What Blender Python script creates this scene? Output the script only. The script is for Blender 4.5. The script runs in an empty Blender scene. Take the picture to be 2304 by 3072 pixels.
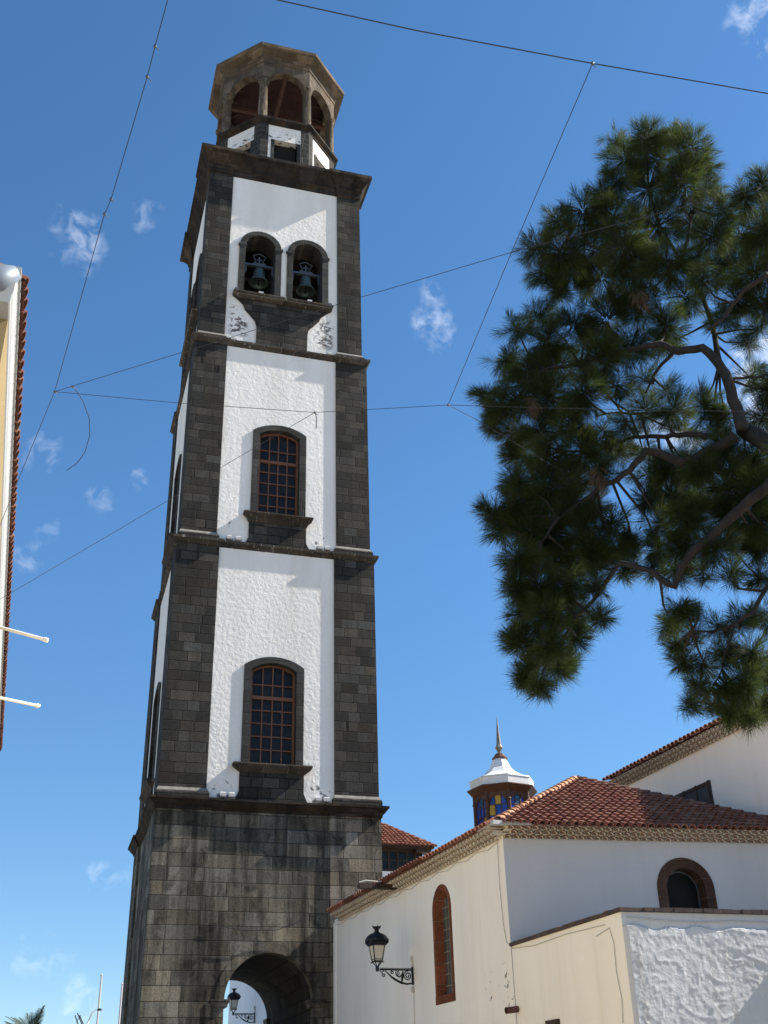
import bpy, math, random
import numpy as np
from mathutils import Matrix, Vector, noise
rnd = random.Random(7)
R = math.radians
sc = bpy.context.scene
COL = sc.collection

# ------------------------------------------------------------------ camera
CAM = Vector((-7.32394764, -42.3225367, 1.6))
CR = ((0.959612, -0.280338, -0.023558), (-0.115748, -0.469755, 0.875176), (0.256411, 0.837103, 0.483231))
FPX = 3310.456
cd = bpy.data.cameras.new('camera'); cam = bpy.data.objects.new('camera', cd); COL.objects.link(cam)
cam.matrix_world = Matrix(((CR[0][0], CR[1][0], -CR[2][0], CAM.x), (CR[0][1], CR[1][1], -CR[2][1], CAM.y),
                           (CR[0][2], CR[1][2], -CR[2][2], CAM.z), (0, 0, 0, 1)))
cd.sensor_fit = 'VERTICAL'; cd.sensor_height = 36.0; cd.lens = FPX / 3072 * 36
cd.clip_start = 0.05; cd.clip_end = 4000
sc.camera = cam

def at(x, y, d):
    """a point d metres away (measured on the ground) in the direction of photo pixel x, y (1659 px wide)"""
    u = (x * 1.38879 - 1152) / FPX; v = -(y * 1.38879 - 1536) / FPX
    r = Vector([u * CR[0][i] + v * CR[1][i] + CR[2][i] for i in range(3)])
    return CAM + r * (d / math.hypot(r.x, r.y))

def at_z(x, y, z):
    p = at(x, y, 10.0); return CAM + (p - CAM) * ((z - CAM.z) / (p.z - CAM.z))

# ------------------------------------------------------------------ world, sun, exposure
SUN = Vector((0.7486, -0.0964, 0.656)).normalized()
EL = math.asin(SUN.z); AZ = math.atan2(SUN.x, SUN.y)      # azimuth clockwise from +Y
world = bpy.data.worlds.new('World'); sc.world = world; world.use_nodes = True
wn = world.node_tree; wn.nodes.clear()
def N(nt, t, **kw):
    n = nt.nodes.new(t)
    for k, v in kw.items():
        if k == 'ins':
            for a, b in v.items(): n.inputs[a].default_value = b
        else: setattr(n, k, v)
    return n
sky = N(wn, 'ShaderNodeTexSky', sky_type='NISHITA', sun_disc=False, sun_elevation=EL, sun_rotation=AZ,
        altitude=50, air_density=0.85, dust_density=0.1, ozone_density=3.0)
hsv = N(wn, 'ShaderNodeHueSaturation', ins={'Hue': 0.496, 'Saturation': 1.17, 'Value': 1.0})
wn.links.new(sky.outputs[0], hsv.inputs['Color'])
tc = N(wn, 'ShaderNodeTexCoord')
# small wisps of cloud: a soft spot of sky per cloud, torn up by noise
def wmath(op, a, b=None, c=None, clamp=False):
    n = N(wn, 'ShaderNodeMath', operation=op, use_clamp=clamp)
    for i, x in enumerate((a, b, c)):
        if x is None: continue
        if hasattr(x, 'is_output'): wn.links.new(x, n.inputs[i])
        else: n.inputs[i].default_value = x
    return n.outputs[0]
wz_ = N(wn, 'ShaderNodeTexNoise', noise_dimensions='3D', ins={'Scale': 42.0, 'Detail': 3.0, 'Roughness': 0.5}); wn.links.new(tc.outputs['Generated'], wz_.inputs['Vector'])
warp = wz_.outputs['Fac']
total = None
for (cx, cy, rad, amp, squash) in ((935, 690, 52, 1.0, 0.55), (170, 520, 46, .75, 0.9), (318, 460, 26, .45, .9), (85, 980, 34, .55, .9), (222, 1085, 26, .4, .9),
                           (297, 1036, 17, .45, .9), (60, 1215, 32, .45, .9), (66, 2062, 30, .5, 1.5), (178, 2165, 34, .65, .9), (1640, 775, 42, 1.5, 1.2),
                           (1425, 965, 60, 1.5, 1.0), (1655, 40, 50, .9, .9), (1655, 880, 60, 1.4, 1.0), (225, 1890, 20, .35, 2.0), (100, 1140, 22, .3, .8)):
    d = (at(cx, cy, 10) - CAM).normalized(); side = d.cross(Vector((0, 0, 1))).normalized(); up = side.cross(d)
    f = rad * 1.38879 / FPX
    dots = []
    for ax, s in ((side, squash), (up, 1.0)):
        n = N(wn, 'ShaderNodeVectorMath', operation='DOT_PRODUCT'); wn.links.new(tc.outputs['Generated'], n.inputs[0]); n.inputs[1].default_value = ax
        dots.append(wmath('DIVIDE', wmath('SUBTRACT', n.outputs['Value'], d.dot(ax)), f * s * 1.5))
    r2 = wmath('ADD', wmath('MULTIPLY', dots[0], dots[0]), wmath('MULTIPLY', dots[1], dots[1]))
    m = wmath('MULTIPLY', wmath('SUBTRACT', 1.0, wmath('ADD', r2, wmath('MULTIPLY', wmath('SUBTRACT', warp, .5), 3.2)), clamp=True), amp)
    m = wmath('MULTIPLY', m, wmath('LESS_THAN', r2, 3.0))
    n = N(wn, 'ShaderNodeVectorMath', operation='DOT_PRODUCT'); wn.links.new(tc.outputs['Generated'], n.inputs[0]); n.inputs[1].default_value = d
    m = wmath('MULTIPLY', m, wmath('GREATER_THAN', n.outputs['Value'], 0.5))
    total = m if total is None else wmath('ADD', total, m)
nz = N(wn, 'ShaderNodeTexNoise', noise_dimensions='3D', ins={'Scale': 55.0, 'Detail': 6.0, 'Roughness': 0.58, 'Distortion': 0.7})
wn.links.new(tc.outputs['Generated'], nz.inputs['Vector'])
nf = wmath('MULTIPLY', wmath('SUBTRACT', nz.outputs['Fac'], 0.47), 3.0)
cl = wmath('MULTIPLY', wmath('MULTIPLY', total, wmath('ADD', nf, wmath('MULTIPLY', total, .30)), clamp=True), 0.42, clamp=True)
mix = N(wn, 'ShaderNodeMix', data_type='RGBA'); wn.links.new(cl, mix.inputs['Factor']); wn.links.new(hsv.outputs[0], mix.inputs[6])
mix.inputs[7].default_value = (7.5, 7.8, 8.2, 1)
szz = N(wn, 'ShaderNodeSeparateXYZ'); wn.links.new(tc.outputs['Generated'], szz.inputs[0])
mr = N(wn, 'ShaderNodeMapRange', ins={'From Min': 0.0, 'From Max': 0.45, 'To Min': 0.70, 'To Max': 1.0}); wn.links.new(szz.outputs[2], mr.inputs[0])
wn.links.new(mr.outputs[0], hsv.inputs['Value'])
bg = N(wn, 'ShaderNodeBackground', ins={'Strength': 0.100}); wo = N(wn, 'ShaderNodeOutputWorld')
wn.links.new(mix.outputs[2], bg.inputs['Color']); wn.links.new(bg.outputs[0], wo.inputs[0])

sl = bpy.data.lights.new('sun', 'SUN'); sl.energy = 5.0; sl.angle = R(0.55); sl.color = (1.0, 0.95, 0.86)
so = bpy.data.objects.new('sun', sl); COL.objects.link(so); so.location = (30, -10, 60)
so.rotation_euler = SUN.to_track_quat('Z', 'Y').to_euler()
sc.view_settings.view_transform = 'Standard'; sc.view_settings.look = 'None'; sc.view_settings.gamma = 1.0
sc.view_settings.exposure = 1.08
sc.render.engine = 'CYCLES'; sc.cycles.max_bounces = 8; sc.cycles.diffuse_bounces = 5
sc.render.film_transparent = False

# ------------------------------------------------------------------ mesh helpers
class MB:
    def __init__(s, M=None): s.v = []; s.f = []; s.mi = []; s.M = M; s.mat = 0
    def V(s, p):
        p = Vector(p)
        if s.M is not None: p = s.M @ p
        s.v.append((p.x, p.y, p.z)); return len(s.v) - 1
    def face(s, pts):
        s.f.append([s.V(p) for p in pts]); s.mi.append(s.mat)
    def fi(s, idx): s.f.append(list(idx)); s.mi.append(s.mat)
    def box(s, x0, x1, y0, y1, z0, z1):
        i = [s.V(p) for p in ((x0, y0, z0), (x1, y0, z0), (x1, y1, z0), (x0, y1, z0), (x0, y0, z1), (x1, y0, z1), (x1, y1, z1), (x0, y1, z1))]
        for q in ((0, 3, 2, 1), (4, 5, 6, 7), (0, 1, 5, 4), (1, 2, 6, 5), (2, 3, 7, 6), (3, 0, 4, 7)): s.fi([i[k] for k in q])
    def prism(s, a, b):
        """solid between two equal point loops"""
        n = len(a); ia = [s.V(p) for p in a]; ib = [s.V(p) for p in b]
        s.fi(ia[::-1]); s.fi(ib)
        for k in range(n): s.fi((ia[k], ia[(k + 1) % n], ib[(k + 1) % n], ib[k]))
    def ext(s, poly, y0, y1):
        s.prism([(x, y0, z) for x, z in poly], [(x, y1, z) for x, z in poly])
    def sqring(s, x0, x1, y0, y1, prof, cap=True):
        rows = []
        for o, z in prof:
            rows.append([s.V(p) for p in ((x0 - o, y0 - o, z), (x1 + o, y0 - o, z), (x1 + o, y1 + o, z), (x0 - o, y1 + o, z))])
        s._stack(rows, cap)
    def _stack(s, rows, cap=True, closed=True):
        n = len(rows[0])
        for a, b in zip(rows, rows[1:]):
            for k in range(n if closed else n - 1): s.fi((a[k], a[(k + 1) % n], b[(k + 1) % n], b[k]))
        if cap: s.fi(rows[0][::-1]); s.fi(rows[-1])
    def lathe(s, prof, n=16, c=(0, 0), rot=0.0, cap=True):
        rows = []
        for r, z in prof:
            rows.append([s.V((c[0] + r * math.cos(rot + 2 * math.pi * k / n), c[1] + r * math.sin(rot + 2 * math.pi * k / n), z)) for k in range(n)])
        s._stack(rows, cap)
    def tube(s, pts, r, n=6, cap=True):
        pts = [Vector(p) for p in pts]; rows = []; prev = None
        for i, p in enumerate(pts):
            t = (pts[min(i + 1, len(pts) - 1)] - pts[max(i - 1, 0)])
            t = t.normalized() if t.length > 1e-9 else Vector((0, 0, 1))
            if prev is None:
                a = t.orthogonal().normalized()
            else:
                a = prev - t * prev.dot(t); a = a.normalized() if a.length > 1e-6 else t.orthogonal().normalized()
            prev = a; b = t.cross(a); rr = r[i] if isinstance(r, (list, tuple)) else r
            rows.append([s.V(p + (a * math.cos(2 * math.pi * k / n) + b * math.sin(2 * math.pi * k / n)) * rr) for k in range(n)])
        s._stack(rows, cap)
    def build(s, name, mats, parent=None, smooth=False):
        me = bpy.data.meshes.new(name)
        me.from_pydata(s.v, [], s.f)
        if not isinstance(mats, (list, tuple)): mats = [mats]
        for m in mats: me.materials.append(m)
        if len(mats) > 1: me.polygons.foreach_set('material_index', s.mi)
        if smooth: me.polygons.foreach_set('use_smooth', [True] * len(me.polygons))
        me.update()
        o = bpy.data.objects.new(name, me); COL.objects.link(o)
        if parent is not None: o.parent = parent
        return o

def tag(o, label=None, cat=None, group=None, kind=None):
    if label: o['label'] = label
    if cat: o['category'] = cat
    if group: o['group'] = group
    if kind: o['kind'] = kind
    return o
def thing(name, label, cat, loc=(0, 0, 0), rz=0.0, group=None):
    o = bpy.data.objects.new(name, None); COL.objects.link(o)
    o.location = loc; o.rotation_euler = (0, 0, rz); o.empty_display_size = 0.3
    return tag(o, label, cat, group)
def kids(o): return [c for c in COL.objects if c.parent is o]
def dup(o, parent=None, loc=None, rz=None, label=None):
    c = o.copy(); COL.objects.link(c)
    c.parent = parent
    if loc is not None: c.location = loc
    if rz is not None: c.rotation_euler = (0, 0, rz)
    if label: c['label'] = label
    for k in kids(o): dup(k, c)
    return c
def around(o, parent, angles):
    """copies of a part turned about the tower's own axis"""
    for a in angles: dup(o, parent, rz=R(a))

def arc(cx, hw, zs, rise, n):
    """points of an arch from left to right; a circular arc of given rise"""
    if rise >= hw * 0.98:
        return [(cx - hw * math.cos(math.pi * k / n), zs + rise * math.sin(math.pi * k / n)) for k in range(n + 1)]
    rad = (hw * hw + rise * rise) / (2 * rise); cz = zs + rise - rad; a = math.asin(hw / rad)
    return [(cx + rad * math.sin(-a + 2 * a * k / n), cz + rad * math.cos(-a + 2 * a * k / n)) for k in range(n + 1)]

def wall(mb, x0, x1, z0, z1, y0, y1, holes=(), n=14):
    """a wall slab between x0..x1, z0..z1, y0 (face) .. y1 (back); holes (cx, hw, zb, zs, rise)"""
    segs = []; x = x0
    for (cx, hw, zb, zs, rise) in sorted(holes):
        if cx - hw > x: segs.append((x, cx - hw, None, None))
        pts = arc(cx, hw, zs, rise, n) if rise > 0 else [(cx - hw, zs), (cx + hw, zs)]
        for a, b in zip(pts, pts[1:]): segs.append((a[0], b[0], (a[1], b[1]), zb))
        loop = [(cx - hw, max(zb, z0))] + pts + [(cx + hw, max(zb, z0))]
        for a, b in zip(loop, loop[1:]): mb.face([(a[0], y0, a[1]), (b[0], y0, b[1]), (b[0], y1, b[1]), (a[0], y1, a[1])])
        if zb > z0: mb.face([(cx - hw, y0, zb), (cx + hw, y0, zb), (cx + hw, y1, zb), (cx - hw, y1, zb)])
        x = cx + hw
    if x < x1: segs.append((x, x1, None, None))
    for (a, b, top, zb) in segs:
        for y in (y0, y1):
            if top is None: mb.face([(a, y, z0), (b, y, z0), (b, y, z1), (a, y, z1)])
            else:
                mb.face([(a, y, top[0]), (b, y, top[1]), (b, y, z1), (a, y, z1)])
                if zb > z0: mb.face([(a, y, z0), (b, y, z0), (b, y, zb), (a, y, zb)])
    mb.face([(x0, y0, z0), (x0, y1, z0), (x0, y1, z1), (x0, y0, z1)]); mb.face([(x1, y0, z0), (x1, y1, z0), (x1, y1, z1), (x1, y0, z1)])
    mb.face([(x0, y0, z1), (x1, y0, z1), (x1, y1, z1), (x0, y1, z1)])
    for (a, b, top, zb) in segs:
        if top is None or zb > z0: mb.face([(a, y0, z0), (b, y0, z0), (b, y1, z0), (a, y1, z0)])

def archband(mb, cx, hi, ho, zb, zs_i, rise_i, zs_o, rise_o, y0, y1, n=14):
    """stone band round an arched opening, legs down to zb"""
    I = [(cx - hi, zb)] + arc(cx, hi, zs_i, rise_i, n) + [(cx + hi, zb)]
    O = [(cx - ho, zb)] + arc(cx, ho, zs_o, rise_o, n) + [(cx + ho, zb)]
    for k in range(len(I) - 1):
        a, b, c, d = I[k], I[k + 1], O[k + 1], O[k]
        mb.prism([(p[0], y0, p[1]) for p in (a, b, c, d)], [(p[0], y1, p[1]) for p in (a, b, c, d)])

# ------------------------------------------------------------------ materials
def new_mat(name):
    m = bpy.data.materials.new(name); m.use_nodes = True; nt = m.node_tree; nt.nodes.clear()
    b = nt.nodes.new('ShaderNodeBsdfPrincipled'); o = nt.nodes.new('ShaderNodeOutputMaterial'); nt.links.new(b.outputs[0], o.inputs[0])
    return m, nt, b
def setin(nt, sock, x):
    if hasattr(x, 'is_output'): nt.links.new(x, sock)
    else: sock.default_value = x
def mth(nt, op, a, b=0.0, clamp=False):
    n = N(nt, 'ShaderNodeMath', operation=op, use_clamp=clamp); setin(nt, n.inputs[0], a); setin(nt, n.inputs[1], b); return n.outputs[0]
def mixc(nt, f, a, b, mode='MIX'):
    n = N(nt, 'ShaderNodeMix', data_type='RGBA', blend_type=mode); setin(nt, n.inputs['Factor'], f); setin(nt, n.inputs[6], a); setin(nt, n.inputs[7], b); return n.outputs[2]
def noisetex(nt, vec, scale, detail=4, rough=.55, dist=0.0):
    n = N(nt, 'ShaderNodeTexNoise', ins={'Scale': scale, 'Detail': detail, 'Roughness': rough, 'Distortion': dist}); setin(nt, n.inputs['Vector'], vec); return n.outputs['Fac']
def rng(nt, x, a, b, c=0.0, d=1.0):
    n = N(nt, 'ShaderNodeMapRange', ins={'From Min': a, 'From Max': b, 'To Min': c, 'To Max': d}); setin(nt, n.inputs[0], x); return n.outputs[0]
def pos(nt): return N(nt, 'ShaderNodeNewGeometry').outputs['Position']
def scaled(nt, vec, s):
    n = N(nt, 'ShaderNodeVectorMath', operation='MULTIPLY'); setin(nt, n.inputs[0], vec); n.inputs[1].default_value = s; return n.outputs[0]
def bump(nt, b, h, strength, dist):
    n = N(nt, 'ShaderNodeBump', ins={'Strength': strength, 'Distance': dist}); setin(nt, n.inputs['Height'], h); nt.links.new(n.outputs[0], b.inputs['Normal']); return n
def c4(c): return (c[0], c[1], c[2], 1.0)

def simple(name, col, rough=.7, metal=0.0, var=0.0, scale=6.0, bmp=0.0, bscale=30.0, spec=.3):
    m, nt, b = new_mat(name); b.inputs['Roughness'].default_value = rough; b.inputs['Metallic'].default_value = metal
    b.inputs['Specular IOR Level'].default_value = spec
    if var > 0:
        f = noisetex(nt, pos(nt), scale, 6, .6)
        col_o = mixc(nt, rng(nt, f, .3, .7), c4([x * (1 - var) for x in col]), c4([min(1, x * (1 + var)) for x in col]))
        nt.links.new(col_o, b.inputs['Base Color'])
    else: b.inputs['Base Color'].default_value = c4(col)
    if bmp > 0: bump(nt, b, noisetex(nt, pos(nt), bscale, 5, .6), bmp, .02)
    return m

def ashlar(name, col, var, bw, bh, joint, joint_amt, streak, warm=0.0, jw=.011, spots=.35):
    """squared stone in courses; joints shift at random from course to course"""
    m, nt, b = new_mat(name); g = N(nt, 'ShaderNodeNewGeometry')
    sp = N(nt, 'ShaderNodeSeparateXYZ'); nt.links.new(g.outputs['Position'], sp.inputs[0])
    sn = N(nt, 'ShaderNodeSeparateXYZ'); nt.links.new(g.outputs['True Normal'], sn.inputs[0])
    u = mth(nt, 'SUBTRACT', mth(nt, 'MULTIPLY', sp.outputs[1], sn.outputs[0]), mth(nt, 'MULTIPLY', sp.outputs[0], sn.outputs[1]))
    z = sp.outputs[2]
    zz = mth(nt, 'DIVIDE', z, bh); row = mth(nt, 'FLOOR', zz)
    def wn1(x, k):
        n = N(nt, 'ShaderNodeTexWhiteNoise', noise_dimensions='1D'); setin(nt, n.inputs['W'], mth(nt, 'ADD', x, k)); return n.outputs['Value']
    uu = mth(nt, 'ADD', mth(nt, 'DIVIDE', u, bw), mth(nt, 'MULTIPLY', wn1(row, .37), 7.0))
    uu = mth(nt, 'MULTIPLY', uu, mth(nt, 'ADD', .85, mth(nt, 'MULTIPLY', wn1(row, 19.1), .4)))
    wob = N(nt, 'ShaderNodeTexNoise', noise_dimensions='1D', ins={'Scale': .9, 'Detail': 0.0}); setin(nt, wob.inputs['W'], mth(nt, 'ADD', uu, mth(nt, 'MULTIPLY', row, 13.7)))
    uu = mth(nt, 'ADD', uu, mth(nt, 'MULTIPLY', wob.outputs['Fac'], .9))
    cellx = mth(nt, 'FLOOR', uu); fx = mth(nt, 'FRACT', uu); fz = mth(nt, 'FRACT', zz)
    dx = mth(nt, 'MULTIPLY', mth(nt, 'MINIMUM', fx, mth(nt, 'SUBTRACT', 1.0, fx)), bw)
    dz = mth(nt, 'MULTIPLY', mth(nt, 'MINIMUM', fz, mth(nt, 'SUBTRACT', 1.0, fz)), bh)
    dd = mth(nt, 'MINIMUM', dx, dz)
    n1 = noisetex(nt, g.outputs['Position'], 9.0, 6, .65)
    dd = mth(nt, 'ADD', dd, mth(nt, 'MULTIPLY', mth(nt, 'SUBTRACT', n1, .5), .018))
    jm = rng(nt, dd, jw * .4, jw * 1.5, 1.0, 0.0)
    cid = N(nt, 'ShaderNodeTexWhiteNoise', noise_dimensions='2D'); cv = N(nt, 'ShaderNodeCombineXYZ'); setin(nt, cv.inputs[0], cellx); setin(nt, cv.inputs[1], row)
    nt.links.new(cv.outputs[0], cid.inputs['Vector'])
    cidv = cid.outputs['Value']
    lum = mth(nt, 'ADD', 1 - var * .55, mth(nt, 'MULTIPLY', mth(nt, 'POWER', cidv, 1.7), var * 1.8))
    big = noisetex(nt, scaled(nt, g.outputs['Position'], (.55, .55, .22)), 1.0, 5, .6)
    fine = noisetex(nt, g.outputs['Position'], 16.0, 6, .7)
    stv = noisetex(nt, scaled(nt, g.outputs['Position'], (1.7, 1.7, .10)), 1.0, 5, .65)
    lum = mth(nt, 'MULTIPLY', lum, rng(nt, big, .3, .7, .8, 1.2))
    lum = mth(nt, 'MULTIPLY', lum, rng(nt, fine, .25, .75, 1 - spots, 1 + spots))
    lum = mth(nt, 'MULTIPLY', lum, rng(nt, stv, .38, .62, 1 - streak, 1 + streak))
    blot = noisetex(nt, scaled(nt, g.outputs['Position'], (1.1, 1.1, .7)), 1.6, 6, .7, .4)
    lum = mth(nt, 'MULTIPLY', lum, rng(nt, blot, .50, .66, 1.0, 1 - streak * 1.1))
    base = mixc(nt, rng(nt, mth(nt, 'FRACT', mth(nt, 'MULTIPLY', cidv, 7.13)), 0, 1, 0, .7), c4(col), c4((col[0] * (1.07 + warm), col[1] * 1.0, col[2] * (.88 - warm))))
    sc_ = N(nt, 'ShaderNodeVectorMath', operation='SCALE'); nt.links.new(base, sc_.inputs[0]); setin(nt, sc_.inputs['Scale'], lum)
    colr = mixc(nt, mth(nt, 'MULTIPLY', jm, joint_amt), sc_.outputs[0], c4(joint))
    nt.links.new(colr, b.inputs['Base Color']); b.inputs['Roughness'].default_value = .92; b.inputs['Specular IOR Level'].default_value = .15
    pits = noisetex(nt, g.outputs['Position'], 42.0, 5, .7)
    h = mth(nt, 'ADD', mth(nt, 'MULTIPLY', mth(nt, 'SUBTRACT', 1.0, jm), .9), mth(nt, 'ADD', mth(nt, 'MULTIPLY', fine, .5), mth(nt, 'MULTIPLY', pits, .3)))
    h = mth(nt, 'ADD', h, mth(nt, 'MULTIPLY', cidv, .35))
    bump(nt, b, h, .85, .035)
    return m

def plaster(name, col, rough_amt=.3, lumps=5.0, stain=.06, peel=None, tint=None, dist=.03):
    m, nt, b = new_mat(name); P = pos(nt)
    n1 = noisetex(nt, P, lumps, 5, .55, .3); n2 = noisetex(nt, P, lumps * 4.5, 4, .6); n3 = noisetex(nt, scaled(nt, P, (.8, .8, .16)), 1.0, 5, .6)
    c = mixc(nt, rng(nt, n3, .35, .7), c4(col), c4([x * (1 - stain) for x in (tint or col)]))
    n5 = noisetex(nt, scaled(nt, P, (3.2, 3.2, .14)), 1.0, 5, .6)
    c = mixc(nt, rng(nt, n5, .56, .74, 0, min(1.0, stain * 6)), c, c4([col[0] * .86, col[1] * .81, col[2] * .74]))
    n4 = noisetex(nt, P, 1.4, 6, .65)
    c = mixc(nt, rng(nt, n4, .56, .78, 0, .55), c, c4([col[0] * .93, col[1] * .90, col[2] * .84]))
    if peel:
        sp = N(nt, 'ShaderNodeSeparateXYZ'); nt.links.new(P, sp.inputs[0])
        for (zc, zr, xr, thr, pc) in peel:
            zm = rng(nt, mth(nt, 'ABSOLUTE', mth(nt, 'SUBTRACT', sp.outputs[2], zc)), zr * .6, zr, 1.0, 0.0)
            ax = mth(nt, 'ABSOLUTE', mth(nt, 'SUBTRACT', mth(nt, 'ABSOLUTE', sp.outputs[xr[2]]) if len(xr) < 4 else sp.outputs[xr[2]], xr[0]))
            xm = rng(nt, ax, xr[1] * .6, xr[1], 1.0, 0.0)
            pn = noisetex(nt, scaled(nt, P, (1.0, 1.0, 1.5)), 3.4, 4, .55, .6)
            k = mth(nt, 'MULTIPLY', mth(nt, 'MULTIPLY', zm, xm), rng(nt, pn, thr, thr + .015, 0, 1))
            pn2 = noisetex(nt, P, 7.0, 2, .5)
            c = mixc(nt, k, c, mixc(nt, rng(nt, pn2, .45, .5), c4(pc), c4((pc[0] * .45, pc[1] * .45, pc[2] * .45))))
    nt.links.new(c, b.inputs['Base Color']); b.inputs['Roughness'].default_value = .9; b.inputs['Specular IOR Level'].default_value = .15
    bump(nt, b, mth(nt, 'ADD', mth(nt, 'MULTIPLY', n1, .75), mth(nt, 'MULTIPLY', n2, .25)), rough_amt, dist)
    return m

def tilemat(name, c1, c2, c3, moss):
    m, nt, b = new_mat(name); g = N(nt, 'ShaderNodeNewGeometry'); rpi = g.outputs['Random Per Island']
    c = mixc(nt, rng(nt, rpi, 0, .6), c4(c1), c4(c2))
    c = mixc(nt, rng(nt, mth(nt, 'FRACT', mth(nt, 'MULTIPLY', rpi, 13.0)), .6, 1.0), c, c4(c3))
    n = noisetex(nt, g.outputs['Position'], 7.0, 6, .65)
    c = mixc(nt, rng(nt, n, .5, .72, 0, .75), c, c4(moss))
    nt.links.new(c, b.inputs['Base Color']); b.inputs['Roughness'].default_value = .85; b.inputs['Specular IOR Level'].default_value = .2
    bump(nt, b, noisetex(nt, g.outputs['Position'], 30, 4, .6), .3, .01)
    return m

def glassy(name, col, rough=.12, spec=.6):
    m, nt, b = new_mat(name); f = noisetex(nt, pos(nt), 2.2, 3, .5)
    nt.links.new(mixc(nt, rng(nt, f, .35, .65), c4([x * .75 for x in col]), c4([x * 1.3 for x in col])), b.inputs['Base Color'])
    b.inputs['Roughness'].default_value = rough; b.inputs['Specular IOR Level'].default_value = spec
    bump(nt, b, noisetex(nt, pos(nt), 1.9, 2, .5), .35, .06)
    return m

M = {}
M['basalt_base'] = ashlar('basalt_base', (.104, .097, .080), .50, .80, .46, (.034, .032, .029), .65, .62, .05, jw=.014, spots=.5)
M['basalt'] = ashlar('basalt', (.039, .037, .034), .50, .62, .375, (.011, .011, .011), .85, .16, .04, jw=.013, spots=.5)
M['basalt_trim'] = ashlar('basalt_trim', (.048, .042, .035), .35, .60, 3.1, (.30, .28, .24), .55, .22, .10, jw=.012)
M['cornice_stone'] = ashlar('cornice_stone', (.030, .025, .021), .45, .66, 1.9, (.02, .019, .017), .5, .35, .22)
M['brown_stone'] = ashlar('brown_stone', (.098, .079, .060), .50, .62, .42, (.17, .14, .11), .28, .22, .10)
M['drum_stone'] = ashlar('drum_stone', (.035, .034, .033), .30, .55, .34, (.30, .29, .26), .55, .10, .02, jw=.010)
M['ledge_dust_lit'] = simple('ledge_dust_lit', (.20, .19, .165), .95, var=.3, scale=5, bmp=.3)  # pale dust and the sunlit brightness of the slope in one colour
M['white_plaster'] = plaster('white_plaster', (.84, .80, .745), .9, 6.5, .10, dist=.042,
                             peel=[(32.75, .95, (1.95, .5, 0), .52, (.30, .28, .26)), (11.85, .42, (1.75, .45, 0), .57, (.24, .23, .22)), (22.3, .5, (1.75, .4, 0), .63, (.5, .47, .44)),
                                   (45.2, .6, (1.2, 2.0, 0), .58, (.22, .20, .17))], tint=(.80, .75, .68))
M['cream_plaster'] = plaster('cream_plaster', (.90, .86, .775), .25, 2.0, .10, peel=[(4.25, .55, (-16.6, .9, 1, 1), .62, (.42, .41, .38))])
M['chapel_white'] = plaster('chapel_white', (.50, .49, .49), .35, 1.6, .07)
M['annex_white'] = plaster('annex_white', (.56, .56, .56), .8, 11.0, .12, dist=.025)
M['nave_plaster'] = plaster('nave_plaster', (.95, .85, .72), .2, 2.0, .05)
M['mortar'] = plaster('mortar', (.69, .65, .56), .3, 9.0, .12)
M['mortar_dark'] = plaster('mortar_dark', (.20, .13, .09), .3, 9.0, .12)
M['grey_mortar'] = plaster('grey_mortar', (.52, .51, .49), .4, 8.0, .15)
M['house_yellow'] = plaster('house_yellow', (.62, .49, .29), .15, 3.0, .08)
M['house_yellow_shaded'] = plaster('house_yellow_shaded', (.27, .20, .10), .15, 3.0, .12)  # darker copy of the house yellow, shade put into the colour
M['house_white'] = simple('house_white', (.36, .36, .35), .6, var=.06)
M['far_white'] = plaster('far_white', (.78, .79, .80), .15, 2.0, .06)
M['tile'] = tilemat('tile', (.27, .105, .062), (.21, .078, .048), (.31, .145, .09), (.11, .07, .055))
M['tile_hip'] = tilemat('tile_hip', (.50, .25, .14), (.42, .19, .10), (.56, .34, .21), (.20, .14, .10))
M['tile_old'] = tilemat('tile_old', (.20, .085, .055), (.16, .07, .05), (.24, .15, .11), (.10, .09, .08))
M['tile_edge'] = tilemat('tile_edge', (.20, .075, .05), (.15, .06, .045), (.26, .13, .085), (.10, .07, .055))
M['eave_tile'] = tilemat('eave_tile', (.21, .095, .06), (.17, .08, .055), (.26, .15, .10), (.12, .09, .07))
M['red_stone'] = ashlar('red_stone', (.165, .060, .032), .35, 2.0, .52, (.30, .17, .11), .6, .15, .05, jw=.012)
M['arch_stone'] = ashlar('arch_stone', (.068, .040, .028), .4, 2.0, .44, (.22, .13, .09), .5, .15, .05, jw=.012)
M['wood'] = simple('wood', (.165, .070, .036), .6, var=.25, scale=9)
M['dark_wood'] = simple('dark_wood', (.045, .026, .018), .7, var=.3, scale=6)
M['ceiling_wood'] = simple('ceiling_wood', (.034, .014, .012), .8, var=.4, scale=3)
M['beam_wood'] = simple('beam_wood', (.07, .035, .026), .8, var=.35, scale=3)
M['lantern_wood'] = simple('lantern_wood', (.095, .043, .023), .6, var=.25, scale=8)
M['pane'] = glassy('pane', (.014, .014, .015), .25, .16)
M['pane_dark'] = glassy('pane_dark', (.008, .007, .006), .5, .12)
M['lead_pane'] = glassy('lead_pane', (.06, .065, .06), .3, .45)
M['blue_glass'] = glassy('blue_glass', (.015, .055, .30), .2, .5)
M['teal_glass'] = glassy('teal_glass', (.03, .085, .14), .2, .5)
M['yellow_glass'] = glassy('yellow_glass', (.60, .36, .02), .25, .4)
M['clear_glass'] = glassy('clear_glass', (.42, .46, .50), .2, .5)
M['bronze'] = simple('bronze', (.085, .115, .105), .45, .6, var=.3, scale=4)
M['iron'] = simple('iron', (.012, .012, .016), .45, .3, spec=.4)
M['steel_grey'] = simple('steel_grey', (.10, .11, .12), .5, .5)
M['coping'] = simple('coping', (.075, .052, .045), .85, var=.35, scale=4)
M['shutter'] = simple('shutter', (.055, .052, .052), .8, var=.3, scale=4)
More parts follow.
